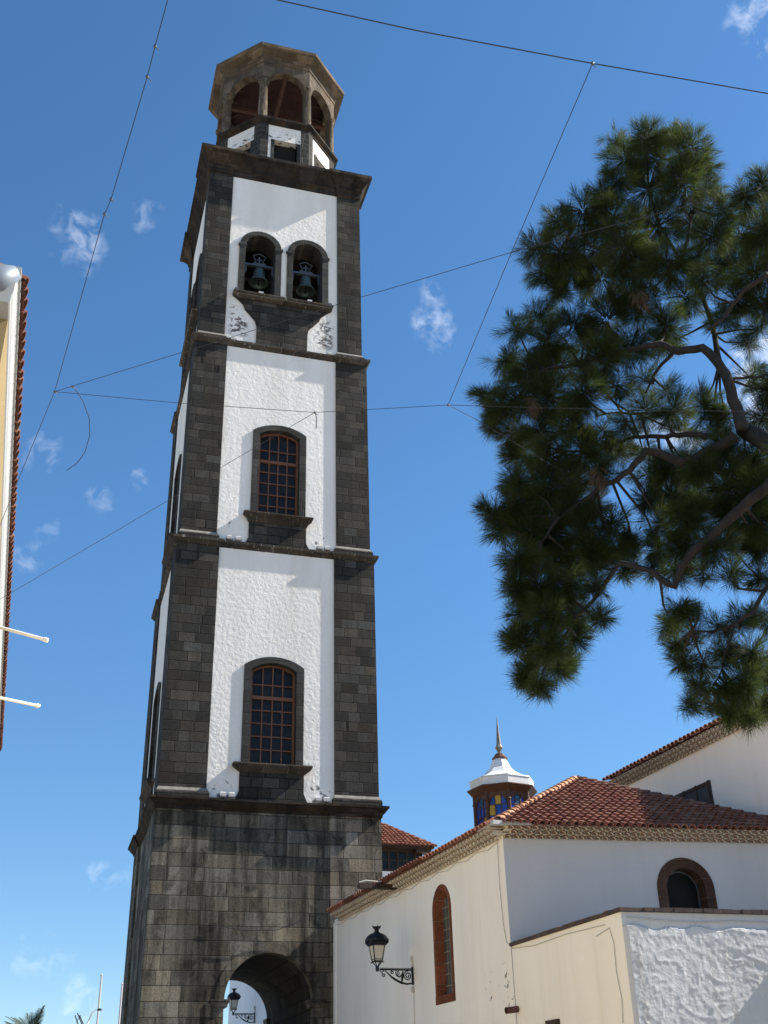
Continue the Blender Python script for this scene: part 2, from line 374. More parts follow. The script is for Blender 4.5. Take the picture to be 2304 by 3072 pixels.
M['void'] = simple('void', (.012, .011, .010), .95)
M['white_metal'] = simple('white_metal', (.74, .73, .70), .5, var=.08)
M['lamp_white'] = simple('lamp_white', (.46, .45, .43), .6, var=.15)
M['spike_metal'] = simple('spike_metal', (.22, .19, .165), .5, .3, var=.2)
M['milk_glass'] = simple('milk_glass', (.60, .57, .48), .35, var=.05)
M['cable'] = simple('cable', (.035, .035, .04), .7)
M['cable_pale'] = simple('cable_pale', (.35, .34, .31), .8)
M['conduit'] = simple('conduit', (.50, .47, .42), .8)
M['terracotta_pipe'] = simple('terracotta_pipe', (.11, .045, .04), .7, var=.2)
M['paving'] = ashlar('paving', (.26, .24, .21), .2, .6, .6, (.12, .11, .10), .5, .05)
M['zinc'] = simple('zinc', (.20, .23, .27), .5, .2, var=.1)

# ------------------------------------------------------------------ ground
g = MB(); g.face([(-1500, -1500, 0), (1500, -1500, 0), (1500, 1500, 0), (-1500, 1500, 0)])
m, nt, b = new_mat('pavement'); P = pos(nt)
br = N(nt, 'ShaderNodeTexBrick', ins={'Color1': (.35, .31, .25, 1), 'Color2': (.39, .35, .28, 1), 'Mortar': (.12, .11, .10, 1), 'Scale': 1.0, 'Mortar Size': .012, 'Brick Width': .7, 'Row Height': .45})
nt.links.new(P, br.inputs['Vector']); nt.links.new(br.outputs[0], b.inputs['Base Color']); b.inputs['Roughness'].default_value = .85
tag(g.build('ground', m), kind='structure')

# ------------------------------------------------------------------ the bell tower
tower = thing('bell_tower', 'tall square bell tower of dark stone corners and white panels with an open octagonal top', 'bell tower')
FACES = (0, -90, 180, 90)          # front, left, back, right

mb = MB()
wall(mb, -3.93, 3.93, 0, 11.14, -3.93, 3.93, [(.1, 1.47, 0, 5.1, 1.47)], n=22)
for sx in (-1, 1):
    for sy in (-1, 1):
        mb.sqring(*sorted((sx * 2.12, sx * 4.0)), *sorted((sy * 2.12, sy * 4.0)), [(.10, 0), (.10, .9), (0, 1.0), (0, 11.12)])
for sx in (-1, 1):                                     # side relief on the left and right faces
    mb.box(*sorted((sx * 3.93, sx * 3.965)), -1.5, 1.5, 0, 8.2)
mb.build('tower_base', M['basalt_base'], tower)

mb = MB(); archband(mb, .1, 1.45, 1.475, 0, 5.1, 1.45, 5.1, 1.475, -3.5, 3.92, 22); mb.build('vault_shade_lining', M['basalt'], tower)  # added inner skin, its darker stone colour imitates the shade in the tunnel
mb = MB(); archband(mb, .1, 1.465, 1.76, 5.12, 5.1, 1.465, 5.1, 1.76, -3.952, -3.6, 22)
ao = mb.build('arch_ring', M['basalt_base'], tower)
for (xa, xb) in ((-1.80, -1.20), (1.40, 2.0)):
    mb = MB(); mb.sqring(xa + .08, xb - .08, -3.96, -3.5, [(0, 4.90), (.03, 4.93), (.03, 4.98), (.08, 5.06), (.08, 5.14)]); mb.build('impost', M['basalt_base'], tower)
for (xa, xb) in ((-1.5, -1.22), (1.42, 1.7)):
    mb = MB(); mb.sqring(xa + .06, xb - .06, 3.4, 3.9, [(0, 4.90), (.03, 4.93), (.07, 5.06), (.07, 5.14)]); mb.build('impost', M['basalt_base'], tower)

def course(name, mat, w, inset, ph, prof, ledge=None):
    """a string course with its breaks forward over the corner pilasters"""
    mb = MB(); a = w - inset
    mb.sqring(-a, a, -a, a, prof)
    p2 = [(o, z + (.004 if i == len(prof) - 1 else (-.004 if i == 0 else 0))) for i, (o, z) in enumerate(prof)]
    for sx in (-1, 1):
        for sy in (-1, 1): mb.sqring(*sorted((sx * (ph + .02), sx * w)), *sorted((sy * (ph + .02), sy * w)), p2)
    return mb.build(name, mat, tower)
course('base_cornice', M['cornice_stone'], 4.0, .07, 2.12, [(.0, 11.12), (.04, 11.13), (.05, 11.20), (.12, 11.27), (.20, 11.38), (.25, 11.42), (.25, 11.50)])
course('string_course', M['basalt_trim'], 3.95, .075, 2.30, [(0, 21.33), (.05, 21.35), (.10, 21.44), (.16, 21.50), (.16, 21.60)])
course('string_course', M['basalt_trim'], 3.83, .075, 2.42, [(0, 31.18), (.05, 31.20), (.10, 31.30), (.15, 31.36), (.15, 31.46)])
course('main_cornice', M['cornice_stone'], 3.67, .075, 2.55, [(.0, 41.36), (.05, 41.38), (.05, 41.68), (.10, 41.72), (.14, 41.95), (.26, 42.12), (.40, 42.30), (.53, 42.40), (.53, 42.58)])

def stage(w, ph, z0, z1, pw):
    """four corner pilasters of one storey"""
    mb = MB(); mb.sqring(-w, -ph, -w, -ph, [(.10, z0), (.10, z0 + .20)])
    mb.sqring(-w, -ph, -w, -ph, [(0, z0 + .36), (0, z1)])
    mb.sqring(-w, -ph, -w, -ph, [(.101, z0 + .2), (.0, z0 + .38)], cap=False)
    mb.mat = 1
    mb.sqring(-w, -ph, -w, -ph, [(.095, z0 + .205), (.003, z0 + .385)], cap=False)
    o = mb.build('corner_pilaster', [M['basalt'], M['ledge_dust_lit']], tower)
    around(o, tower, (90, 180, 270))
stage(3.95, 2.30, 11.50, 21.34, 0)
stage(3.83, 2.42, 21.60, 31.19, 0)
stage(3.67, 2.55, 31.46, 41.37, 0)

def panels(ph, z0, z1, y, thick, holes):
    mb = MB(); wall(mb, -ph - .03, ph + .03, z0, z1, -y, -y + thick, holes, n=16)
    return mb
def window_set(y, zb, zs, rise, hi, ho, zso, riseo, sill_t, sill_b, sill_w, apron_w, z0, fan_z, rows, names):
    """wooden window, stone surround, sill and apron on the front, copied to the left face"""
    made = []
    mb = MB(); archband(mb, 0, hi, ho, zb - .02, zs, rise, zso, riseo, -y - .06, -y + .72, 14)
    made.append(mb.build('window_surround', M['basalt_trim_v'], tower))
    # sill with a moulded underside, on an apron
    mb = MB()
    a, bb = sill_w, apron_w
    prof = [(a - .02, sill_t), (a, sill_t - .05), (a - .03, sill_t - .12), (a - .14, sill_t - .2), (bb + .03, sill_b + .02), (bb, sill_b)]
    dep = [.29, .30, .27, .19, .11, .085]
    rows_ = []
    for (xx, zz), d in zip(prof, dep):
        rows_.append([mb.V(p) for p in ((-xx, -y + .02, zz), (-xx, -y - d, zz), (xx, -y - d, zz), (xx, -y + .02, zz))])
    mb._stack(rows_[::-1])
    made.append(mb.build('window_sill', M['basalt_trim'], tower))
    mb = MB()
    fl = [(-bb - .15, z0), (-bb - .10, z0 + .12), (-bb, z0 + .36), (-bb, sill_b), (bb, sill_b), (bb, z0 + .36), (bb + .10, z0 + .12), (bb + .15, z0)]
    mb.ext(fl, -y - .075, -y + .05)
    made.append(mb.build('window_apron', M['basalt'], tower))
    mb = MB(); yf = -y + .26
    archband(mb, 0, hi - .09, hi - .004, zb, zs - .02, rise - .05, zs - .004, rise - .004, yf - .04, yf + .06, 14)
    mb.box(-hi + .09, hi - .09, yf - .035, yf + .05, zb, zb + .09)
    mb.box(-hi + .09, hi - .09, yf - .05, yf + .05, fan_z - .07, fan_z + .06)
    top = lambda x: arc(0, hi - .09, zs - .02, rise - .05, 40)[min(40, max(0, int(round((x / (hi - .09) + 1) * 20))))][1]
    for k in (-.5, 0, .5):
        x = k * (hi - .09); mb.box(x - .022, x + .022, yf - .03, yf + .03, zb + .09, top(x) + .02)
    for zz in rows: mb.box(-hi + .09, hi - .09, yf - .026, yf + .026, zz - .02, zz + .02)
    wf = mb.build('window', M['wood'], tower)
    mb = MB()
    p = [(-hi + .01, zb)] + arc(0, hi - .01, zs - .01, rise, 14) + [(hi - .01, zb)]
    mb.prism([(x, yf + .035, z) for x, z in p], [(x, yf + .055, z) for x, z in p])
    mb.build('pane', M['pane'], wf)
    made.append(wf)
    for o in made: around(o, tower, (-90,))
M['basalt_trim_v'] = ashlar('basalt_trim_v', (.044, .043, .041), .35, 1.4, .42, (.018, .018, .018), .5, .15, .02)

Y1, Y2, Y3 = 3.95 - .07, 3.83 - .07, 3.67 - .07
o = panels(2.30, 11.5, 21.34, Y1, .7, [(0, .92, 12.70, 16.42, .34)]).build('white_panel', M['white_plaster'], tower); around(o, tower, FACES[1:])
window_set(Y1, 12.83, 16.42, .29, .85, 1.13, 16.58, .37, 12.83, 12.53, 1.44, 1.16, 11.5, 15.42, (13.46, 13.95, 14.44, 14.93, 15.92), 0)
o = panels(2.42, 21.6, 31.19, Y2, .7, [(0, .92, 22.90, 26.88, .33)]).build('white_panel', M['white_plaster'], tower); around(o, tower, FACES[1:])
window_set(Y2, 23.04, 26.88, .27, .85, 1.13, 27.03, .37, 23.04, 22.64, 1.42, 1.16, 21.6, 25.72, (23.62, 24.15, 24.68, 25.2, 26.25), 0)
o = panels(2.55, 31.46, 41.37, Y3, 1.0, [(-1.1, .78, 34.15, 37.2, .78), (1.13, .78, 34.15, 37.2, .78)]).build('white_panel', M['white_plaster'], tower); around(o, tower, FACES[1:])

made = []
mb = MB()
for cx in (-1.1, 1.13):
    archband(mb, cx, .70, .98, 34.25, 37.2, .70, 37.2, .95, -Y3 - .07, -Y3 + 1.02, 16)
    for s in (-1, 1): mb.sqring(cx + s * .85 - .16, cx + s * .85 + .16, -Y3 - .08, -Y3 + .35, [(0, 37.10), (.03, 37.16), (.03, 37.24)])
made.append(mb.build('belfry_surround', M['basalt_trim_v'], tower))
mb = MB()
prof = [(2.28, 34.27), (2.30, 34.20), (2.27, 34.10), (2.16, 34.03), (2.08, 33.98)]; dep = [.33, .34, .31, .22, .12]
mb._stack([[mb.V(p) for p in ((-x, -Y3 + .02, z), (-x, -Y3 - d, z), (x, -Y3 - d, z), (x, -Y3 + .02, z))] for (x, z), d in zip(prof, dep)][::-1])
made.append(mb.build('belfry_sill', M['basalt_trim'], tower))
mb = MB()
half = [(1.14, 31.46), (1.15, 32.55), (1.22, 32.85), (1.42, 33.10), (1.68, 33.42), (1.80, 33.70), (2.08, 33.97)]
mb.ext([(-x, z) for x, z in half] + [(x, z) for x, z in reversed(half)], -Y3 - .075, -Y3 + .05)
made.append(mb.build('belfry_apron', M['basalt'], tower))
for o in made: around(o, tower, (-90,))
# belfry chamber: floor, ceiling and a dark timber frame
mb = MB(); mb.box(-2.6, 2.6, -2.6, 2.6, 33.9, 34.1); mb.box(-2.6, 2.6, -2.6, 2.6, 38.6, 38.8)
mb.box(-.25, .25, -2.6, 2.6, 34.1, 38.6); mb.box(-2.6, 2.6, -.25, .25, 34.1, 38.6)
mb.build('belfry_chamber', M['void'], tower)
mb = MB()
for x in (-1.95, -.25, .28, 1.98):
    mb.box(x - .07, x + .07, -2.55, -2.40, 34.1, 37.2)
mb.box(-2.0, 2.05, -2.56, -2.38, 36.05, 36.2)
mb.build('bell_frame', M['dark_wood'], tower)

# octagonal top
OR = R(22.5); K8 = 1 / math.cos(OR)
def octring(mb, prof): mb.lathe([(r * K8, z) for r, z in prof], 8, rot=OR)
mb = MB(); octring(mb, [(3.02, 42.55), (3.02, 42.85), (2.9, 42.95)]); mb.build('drum_plinth', M['basalt'], tower)
h = .41421 * 3.0
mb = MB(); wall(mb, -h + .36, h - .36, 42.9, 46.12, -2.96, -2.5, [(.06, .58, 43.6, 45.12, 0)]); o = mb.build('drum_panel', M['white_plaster'], tower)
around(o, tower, [45 * k for k in range(1, 8)])
mb = MB(); mb.prism([(x, -2.974, z) for x, z in ((-.70, 43.5), (-.70, 45.12), (-.52, 45.12), (-.52, 43.5))], [(x, -2.6, z) for x, z in ((-.70, 43.5), (-.70, 45.12), (-.52, 45.12), (-.52, 43.5))])
mb.box(-.52, .64, -2.972, -2.6, 43.5, 43.62); mb.box(.64, .82, -2.974, -2.6, 43.5, 45.12)
o = mb.build('drum_window_jamb', M['drum_stone'], tower); around(o, tower, [45 * k for k in range(1, 8)])
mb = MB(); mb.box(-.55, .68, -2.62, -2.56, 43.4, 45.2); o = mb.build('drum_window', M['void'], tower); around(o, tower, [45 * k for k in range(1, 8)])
mb = MB()
c0 = Vector((h, -3.0)); d1 = Vector((-1, 0)); d2 = Vector((math.cos(R(45)), math.sin(R(45)))); n1 = Vector((0, 1)); n2 = Vector((-d2.y, d2.x))
poly = [c0, c0 + d1 * .40, c0 + d1 * .40 + n1 * .3, c0 + d2 * .40 + n2 * .3, c0 + d2 * .40]
mb.prism([(p.x, p.y, 42.9) for p in poly[::-1]], [(p.x, p.y, 46.12) for p in poly[::-1]])
o = mb.build('drum_pier', M['drum_stone'], tower); around(o, tower, [45 * k for k in range(1, 8)])
mb = MB(); octring(mb, [(2.9, 46.10), (3.02, 46.11), (3.04, 46.18), (3.14, 46.28), (3.2, 46.34), (3.2, 46.46), (2.4, 46.48)]); mb.build('drum_string_course', M['cornice_stone'], tower)
mb = MB(); mb.lathe([(.29, 46.46), (.29, 46.56), (.25, 46.64), (.245, 46.7), (.235, 47.8), (.215, 49.1), (.25, 49.14), (.25, 49.2), (.30, 49.3), (.30, 49.42)], 16, c=(1.15, -2.78))
o = mb.build('column', M['brown_stone'], tower, True); around(o, tower, [45 * k for k in range(1, 8)])
mb = MB(); wall(mb, -.41421 * 3.0, .41421 * 3.0, 49.4, 50.80, -3.0, -2.6, [(0, .92, 49.3, 49.46, .62)], n=14); o = mb.build('arcade_wall', M['brown_stone'], tower)
around(o, tower, [45 * k for k in range(1, 8)])
mb = MB(); octring(mb, [(2.95, 50.62), (3.04, 50.64), (3.06, 50.78), (3.12, 50.84), (3.14, 51.02), (3.3, 51.12), (3.44, 51.24), (3.54, 51.30), (3.54, 51.5), (3.2, 51.62)]); mb.build('top_cornice', M['brown_cornice'] if 'brown_cornice' in M else M['brown_stone'], tower)
mb = MB(); octring(mb, [(3.3, 51.55), (1.6, 52.2), (.1, 52.5)]); mb.build('tower_roof', M['tile_old'], tower)
mb = MB(); octring(mb, [(2.62, 50.60), (.3, 51.40), (.1, 51.42)]); mb.build('ceiling', M['ceiling_wood'], tower)
mb = MB()
for k in range(16):
    a = R(22.5 * k); mb.tube([(2.7 * math.cos(a), 2.7 * math.sin(a), 50.46), (.3 * math.cos(a), .3 * math.sin(a), 51.24)], .075, 4)
for q in (.7, 1.2, 1.7, 2.2):
    zz = 50.60 + (2.62 - q) * .345 - .05; pts_ = [(q * math.cos(R(22.5 + 45 * k)), q * math.sin(R(22.5 + 45 * k)), zz) for k in range(9)]; mb.tube(pts_, .045, 4)
mb.box(-2.75, 2.75, -.10, .10, 50.0, 50.22); mb.box(-.10, .10, -2.75, 2.75, 50.02, 50.2)
mb.build('roof_beams', M['beam_wood'], tower)
# bells
def bell(loc, label):
    t = thing('church_bell', label, 'bell', loc, group='bells hanging in the belfry arches')
    mb = MB(); mb.lathe([(.0, .84), (.13, .83), (.22, .77), (.255, .66), (.27, .45), (.32, .22), (.42, .05), (.46, 0), (.43, -.015), (.38, .03), (.28, .25), (.2, .5), (.0, .6)], 24, cap=False)
    mb.build('bell_body', M['bronze'], t, True)
    mb = MB(); mb.tube([(0, 0, .6), (0, 0, .05), (0, 0, -.08)], [.02, .03, .06], 8); mb.build('clapper', M['iron'], t)
    mb = MB(); mb.box(-.66, .66, -.07, .07, .96, 1.06); mb.box(-.30, .30, -.08, .08, 1.06, 1.14)
    for s in (-1, 1):
        mb.box(s * .62 - .035, s * .62 + .035, -.05, .05, .52, .98)
        mb.tube([(s * .26, 0, 1.13), (s * .16, 0, 1.28), (s * .24, 0, 1.46), (s * .30, 0, 1.60), (s * .16, 0, 1.68), (0, 0, 1.76)], .028, 6)
        mb.tube([(s * .12, 0, .90), (s * .12, 0, .99)], .03, 6)
    mb.box(-.03, .03, -.02, .02, 1.14, 1.55); mb.box(-.13, .13, -.019, .019, 1.36, 1.42)
    mb.build('headstock', M['steel_grey'], t)
    return t
b1 = bell((-1.06, -3.12, 35.50), 'green bronze bell in the left arch of the paired belfry opening')
dup(b1, None, (1.15, -3.12, 35.50), label='green bronze bell in the right arch of the paired belfry opening')

# floodlights on the ledges
def floodlight(loc, label, mat, s=1.0):
    t = thing('floodlight', label, 'floodlight', loc, group='small floodlights standing on the tower ledges')
    mb = MB(); mb.sqring(-.10 * s, .10 * s, -.06 * s, .08 * s, [(0, .09 * s), (.015, .12 * s), (.015, .22 * s), (-.02, .26 * s)]); mb.build('lamp_housing', mat, t)
    mb = MB(); mb.box(-.13 * s, -.117 * s, -.02, .02, .004, .18 * s); mb.box(.117 * s, .13 * s, -.02, .02, .004, .18 * s); mb.box(-.13 * s, .13 * s, -.03, .03, 0, .02); mb.build('bracket', M['steel_grey'], t)
    return t
POSN = ('outer left', 'inner left', 'inner right', 'outer right')
zs = ((21.604, (-1.93, -1.58, 1.70, 2.02), Y2 + .16, 'ledge under the upper tower window'), (11.504, (-1.72, -1.42, 1.68, 1.98), Y1 + .14, 'ledge under the lower tower window'))
for z, xs, y, w in zs:
    for x, pn in zip(xs, POSN): floodlight((x, -y, z), 'small white floodlight, %s one on the %s' % (pn, w), M['lamp_white'])
floodlight((-2.13, -Y3 - .13, 31.464), 'white floodlight left of the peeling apron under the bells', M['lamp_white'], .9)
floodlight((2.16, -Y3 - .13, 31.464), 'white floodlight right of the peeling apron under the bells', M['lamp_white'], .9)
floodlight((-1.03, -Y3 - .12, 34.274), 'pale floodlight on the belfry sill below the left bell', M['lamp_white'], .9)
floodlight((1.22, -Y3 - .12, 34.274), 'pale floodlight on the belfry sill below the right bell', M['lamp_white'], .9)
floodlight((-2.12, -Y3 - .16, 34.274), 'dark floodlight at the left end of the belfry sill', M['steel_grey'], .8)
floodlight((2.15, -Y3 - .16, 34.274), 'dark floodlight at the right end of the belfry sill', M['steel_grey'], .8)
floodlight((.30, -3.25, 42.584), 'small floodlight before the octagon window above the main cornice', M['lamp_white'], 1.0)

# ------------------------------------------------------------------ the church beside the tower
O = Vector((2.26276307, -4.0, 0)); TH = R(3.6)
CH = Matrix.Translation(O) @ Matrix.Rotation(TH, 4, 'Z')
def church(name, label, cat, group=None): return thing(name, label, cat, O, TH, group)
LEFTF = Matrix.Rotation(R(-90), 4, 'Z')               # local x runs towards the camera, face looks left
def T(x, y, z, rz=0): return Matrix.Translation((x, y, z)) @ Matrix.Rotation(R(rz), 4, 'Z')
SK = -8.7                                             # the chapel front stands askew
A1 = Vector((0, -13.32, 0)); DS = Vector((math.cos(R(SK)), math.sin(R(SK)), 0)); NS = Vector((DS.y, -DS.x, 0))
FR = T(0, -13.32, 0, SK)

def eave_rows(mt, mm, L0, L1, z0, pitch=.205, rows=3, h=.078, step=.14, M_=None):
    """rows of tile ends bedded in mortar along local x, jutting out in -y; only the rims show bare clay"""
    for i in range(rows):
        d = step * (i + 1); z = z0 + i * h
        mm.M = M_; mm.box(L0, L1, -d + .035, .25, z + .050, z + h + .004)
        mt.M = M_
        n = int((L1 - L0) / pitch); off = pitch * .5 * (i % 2)
        for k in range(n):
            x = L0 + off + pitch * (k + .5) + rnd.uniform(-.008, .008); r = .090
            dd = d + rnd.uniform(-.012, .012)
            def arcrow(rr, yy): return [mt.V((x - rr * math.cos(math.pi * q / 6), yy, z - .022 + rr * math.sin(math.pi * q / 6))) for q in range(7)]
            o0, o1, i0, i1 = arcrow(r, 0), arcrow(r, -dd), arcrow(r - .030, -dd), arcrow(r - .030, 0)
            mt.mat = 1; mt._stack([o0, o1], cap=False, closed=False); mt._stack([i0, i1], cap=False, closed=False)
            mt.mat = 0; mt._stack([o1, i0], cap=False, closed=False)
            b0, b1 = arcrow(r - .030, -dd + .07), arcrow(.004, -dd + .07); mt.mat = 2; mt._stack([b0, b1], cap=False, closed=False)

def tiles(mb, P0, e, u, inside, Le, Lu, pitch=.215, expo=.31, r0=.095, r1=.075, ln=.40, jit=.012):
    """barrel tiles laid on a slope: P0 eave corner, e along the eave, u up the slope"""
    e = Vector(e).normalized(); u = Vector(u).normalized(); n = e.cross(u).normalized()
    if n.z < 0: n = -n
    P0 = Vector(P0)
    for i in range(int(Le / pitch) + 1):
        for j in range(int(Lu / expo) + 1):
            a = (i + .5) * pitch; c = j * expo
            if not inside(a, c + ln * .3): continue
            base = P0 + e * (a + rnd.uniform(-jit, jit)) + u * (c - .10) + n * (.045 + rnd.uniform(-.004, .006))
            top = base + u * ln - n * .03
            dirx = (e + u * rnd.uniform(-.03, .03)).normalized()
            rows_ = []
            for p, rr in ((base, r0 - .018), (base, r0), (top, r1)):
                rows_.append([mb.V(p + dirx * (-rr * math.cos(math.pi * q / 6)) + n * (rr * math.sin(math.pi * q / 6) - .02)) for q in range(7)])
            mb._stack(rows_, cap=False, closed=False)

def ridge_caps(mb, A, B, r=.13, ln=.42, expo=.34):
    A = Vector(A); B = Vector(B); d = (B - A).normalized(); s = d.cross(Vector((0, 0, 1))).normalized(); n = s.cross(d)
    if n.z < 0: n = -n
    L = (B - A).length; k = 0
    while k * expo < L - .1:
        p = A + d * (k * expo) + n * .06; q = p + d * ln - n * .025; rows_ = []
        for c, rr in ((p, r - .022), (p, r), (q, r * .8)):
            rows_.append([mb.V(c + s * (-rr * math.cos(math.pi * w / 8)) + n * (rr * math.sin(math.pi * w / 8) - .05)) for w in range(9)])
        mb._stack(rows_, cap=False, closed=False); k += 1

# --- side chapel: cream side wall with the lancet, skewed white front, pyramid tile roof
chapel = church('side_chapel', 'low white chapel with cream side wall and hipped red tile roof beside the tower', 'chapel')
LZ = (9.37, .63, 4.22, 6.47, .63)
mb = MB(LEFTF); wall(mb, 0.02, 13.32, 0, 7.62, 0, .6, [LZ], n=14); mb.build('side_wall', M['cream_plaster'], chapel)
mb = MB(LEFTF); mb.box(-.0, .22, -.035, .02, 0, 7.5); mb.build('wall_end_strip', M['cream_plaster'], chapel)
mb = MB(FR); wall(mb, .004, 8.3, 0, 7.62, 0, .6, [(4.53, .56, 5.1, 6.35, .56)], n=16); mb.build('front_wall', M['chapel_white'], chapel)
# lancet
mb = MB(LEFTF); cx = 9.37
archband(mb, cx, .50, .64, 4.22, 6.47, .50, 6.47, .64, -.012, .02, 14)
I0 = [(cx - .50, 4.40)] + arc(cx, .50, 6.47, .50, 14) + [(cx + .50, 4.40)]; I1 = [(cx - .42, 4.44)] + arc(cx, .42, 6.42, .42, 14) + [(cx + .42, 4.44)]
for k in range(len(I0) - 1): mb.face([(I0[k][0], -.012, I0[k][1]), (I0[k + 1][0], -.012, I0[k + 1][1]), (I1[k + 1][0], .22, I1[k + 1][1]), (I1[k][0], .22, I1[k][1])])
mb.face([(cx - .50, -.012, 4.40), (cx + .50, -.012, 4.40), (cx + .42, .22, 4.44), (cx - .42, .22, 4.44)])
mb.box(cx - .64, cx + .64, -.02, .012, 4.20, 4.40)
mb.build('lancet_surround', M['red_stone'], chapel)
mb = MB(LEFTF)
for x in (-.2, 0, .2): mb.box(cx + x - .014, cx + x + .014, .195, .215, 4.44, 6.42 + math.sqrt(max(.0, .42 ** 2 - x * x)))
for k in range(8): mb.box(cx - .42, cx + .42, .192, .212, 4.62 + k * .275, 4.645 + k * .275)
lw = mb.build('lancet_window', M['lead'] if 'lead' in M else simple('lead', (.20, .18, .12), .6, var=.2), chapel)
mb = MB(LEFTF); mb.prism([(x, .216, z) for x, z in I1], [(x, .235, z) for x, z in I1]); mb.build('pane', M['lead_pane'], lw)
# front arched window
cx = 4.53
mb = MB(FR); archband(mb, cx, .50, .74, 5.1, 6.35, .50, 6.35, .74, -.03, .05, 16)
archband(mb, cx, .48, .56, 5.1, 6.35, .48, 6.35, .56, .052, .42, 16); mb.build('arch_surround', M['arch_stone'], chapel)
mb = MB(FR); archband(mb, cx, .44, .49, 5.1, 6.35, .44, 6.35, .49, .30, .36, 16); fr = mb.build('front_window', M['steel_grey'], chapel)
mb = MB(FR); p = [(cx - .49, 5.1)] + arc(cx, .49, 6.35, .49, 16) + [(cx + .49, 5.1)]; mb.prism([(x, .34, z) for x, z in p], [(x, .40, z) for x, z in p]); mb.build('pane', M['pane_dark'], fr)
# eaves
mt, mm = MB(), MB()
eave_rows(mt, mm, .78, 13.34, 7.49, M_=LEFTF); eave_rows(mt, mm, .0, 8.0, 7.49, M_=FR)
mt.build('eave_tiles', [M['eave_tile'], M['mortar'], M['mortar_dark']], chapel); mm.build('eave_mortar', M['mortar'], chapel)
LF_, RF_, LB_, RB_ = Vector((-.45, -13.80, 7.71)), Vector((8.05, -14.95, 7.71)), Vector((-.45, -4.4, 7.71)), Vector((8.05, -4.4, 7.71)); AP = Vector((4.49, -9.32, 10.28))
mb = MB(); mb.M = None
mb.face([LF_, RF_, AP]); mb.face([RF_, RB_, AP]); mb.face([RB_, LB_, AP]); mb.face([LB_, LF_, AP])
mb.face([LF_, LB_, RB_, RF_])
roof = mb.build('roof', M['tile_old'], chapel)
def facet(mb, A, B, C_):
    e = (B - A); Le = e.length; e = e.normalized(); q = C_ - A; a = q.dot(e); u = (q - e * a); Lu = u.length
    def inside(x, y):
        if y > Lu or y < 0: return False
        f = y / Lu; return a * f + .02 < x < Le + (a - Le) * f - .02
    tiles(mb, A, e, u, inside, Le, Lu)
mb = MB(); facet(mb, LF_, RF_, AP); facet(mb, LB_, LF_, AP); mb.build('roof_tiles', M['tile'], roof)
mb = MB(); ridge_caps(mb, LF_ + Vector((.25, .25, .1)), AP, .125); mb.build('hip_tiles', M['tile_hip'], roof)
mb = MB(); ridge_caps(mb, RF_, AP, .125); ridge_caps(mb, LB_, AP, .10); mb.build('ridge_tiles', M['tile_old'], roof)
mb = MB(); mb.prism([LF_ + Vector((-.01, -.01, -.03)), LF_ + Vector((.95, -.15, -.03)), LF_ + Vector((.95, .3, .06)), LF_ + Vector((.3, .95, .06)), LF_ + Vector((-.01, .95, -.03))],
                    [LF_ + Vector((.01, .01, .07)), LF_ + Vector((.90, -.12, .03)), LF_ + Vector((.85, .3, .13)), LF_ + Vector((.3, .85, .13)), LF_ + Vector((.01, .9, .03))])
mb.build('corner_mortar', M['grey_mortar'], roof)
mb = MB(); tiles(mb, (-.47, -.82, 7.71), (0, -1, 0), (1, 0, .14), lambda x, y: True, 8.5, .5)
mb.build('edge_tiles', M['tile_edge'], roof)
mb = MB(); mb.face([(-.42, -.8, 7.70), (-.42, -9.0, 7.70), (8.0, -9.0, 8.75), (8.0, -.8, 8.75)]); mb.box(0.05, 8.0, -.3, -.02, 7.5, 7.9)
mb.build('aisle_roof', M['tile_old'], chapel)

# --- nave: tall cream wall behind the chapel
nave = church('nave', 'tall cream nave wall with tiled verge rising behind the chapel roof', 'church')
mb = MB(T(8.0, -6.05, 0, -90)); wall(mb, 0, 11.2, 0, 11.15, 0, .6, [(3.85, 1.0, 8.75, 10.05, 0)]); mb.build('side_wall', M['nave_plaster'], nave)
mb = MB(); mb.box(8.6, 17, -17.25, -6.05, 0, 11.1); mb.build('nave_body', M['nave_plaster'], nave)
mb = MB(T(8.0, -6.05, 0, -90)); mb.box(2.80, 4.90, -.015, .05, 8.7, 10.08)
wn_ = mb.build('nave_window', M['shutter'], nave)
mb = MB(T(8.0, -6.05, 0, -90))
for x in (2.87, 3.5, 4.13, 4.76): mb.box(x, x + .07, -.035, -.01, 8.75, 10.09)
for z in (8.8, 9.4, 9.98): mb.box(2.79, 4.91, -.04, -.012, z, z + .06)
mb.build('shutter_frame', M['dark_wood'], wn_)
mt, mm = MB(), MB(); eave_rows(mt, mm, -.05, 11.2, 11.06, rows=3, M_=T(8.0, -6.05, 0, -90)); mt.build('eave_tiles', [M['eave_tile'], M['mortar'], M['mortar_dark']], nave); mm.build('eave_mortar', M['mortar'], nave)
mb = MB(); mb.face([(7.55, -6.0, 11.30), (7.55, -17.3, 11.30), (12.5, -17.3, 13.14), (12.5, -6.0, 13.14)]); mb.face([(17.4, -6.0, 11.30), (17.4, -17.3, 11.30), (12.5, -17.3, 13.14), (12.5, -6.0, 13.14)])
mb.face([(8, -17.24, 11.1), (17, -17.24, 11.1), (12.5, -17.24, 13.1)]); mb.face([(8, -6.06, 11.1), (17, -6.06, 11.1), (12.5, -6.06, 13.1)])
nr = mb.build('roof', M['tile_old'], nave)
mb = MB(); tiles(mb, (7.53, -6.0, 11.31), (0, -1, 0), (1, 0, .37), lambda x, y: True, 11.2, .7); mb.build('edge_tiles', M['tile_edge'], nr)

# --- low annex in front of the chapel
annex = church('low_annex', 'low annex with rough white front wall and brown tile coping', 'annex')
mb = MB(T(0, -13.36, 0, -90)); mb.box(0, 4.84, .0, .5, 0, 5.03); mb.build('side_wall', M['cream_plaster'], annex)
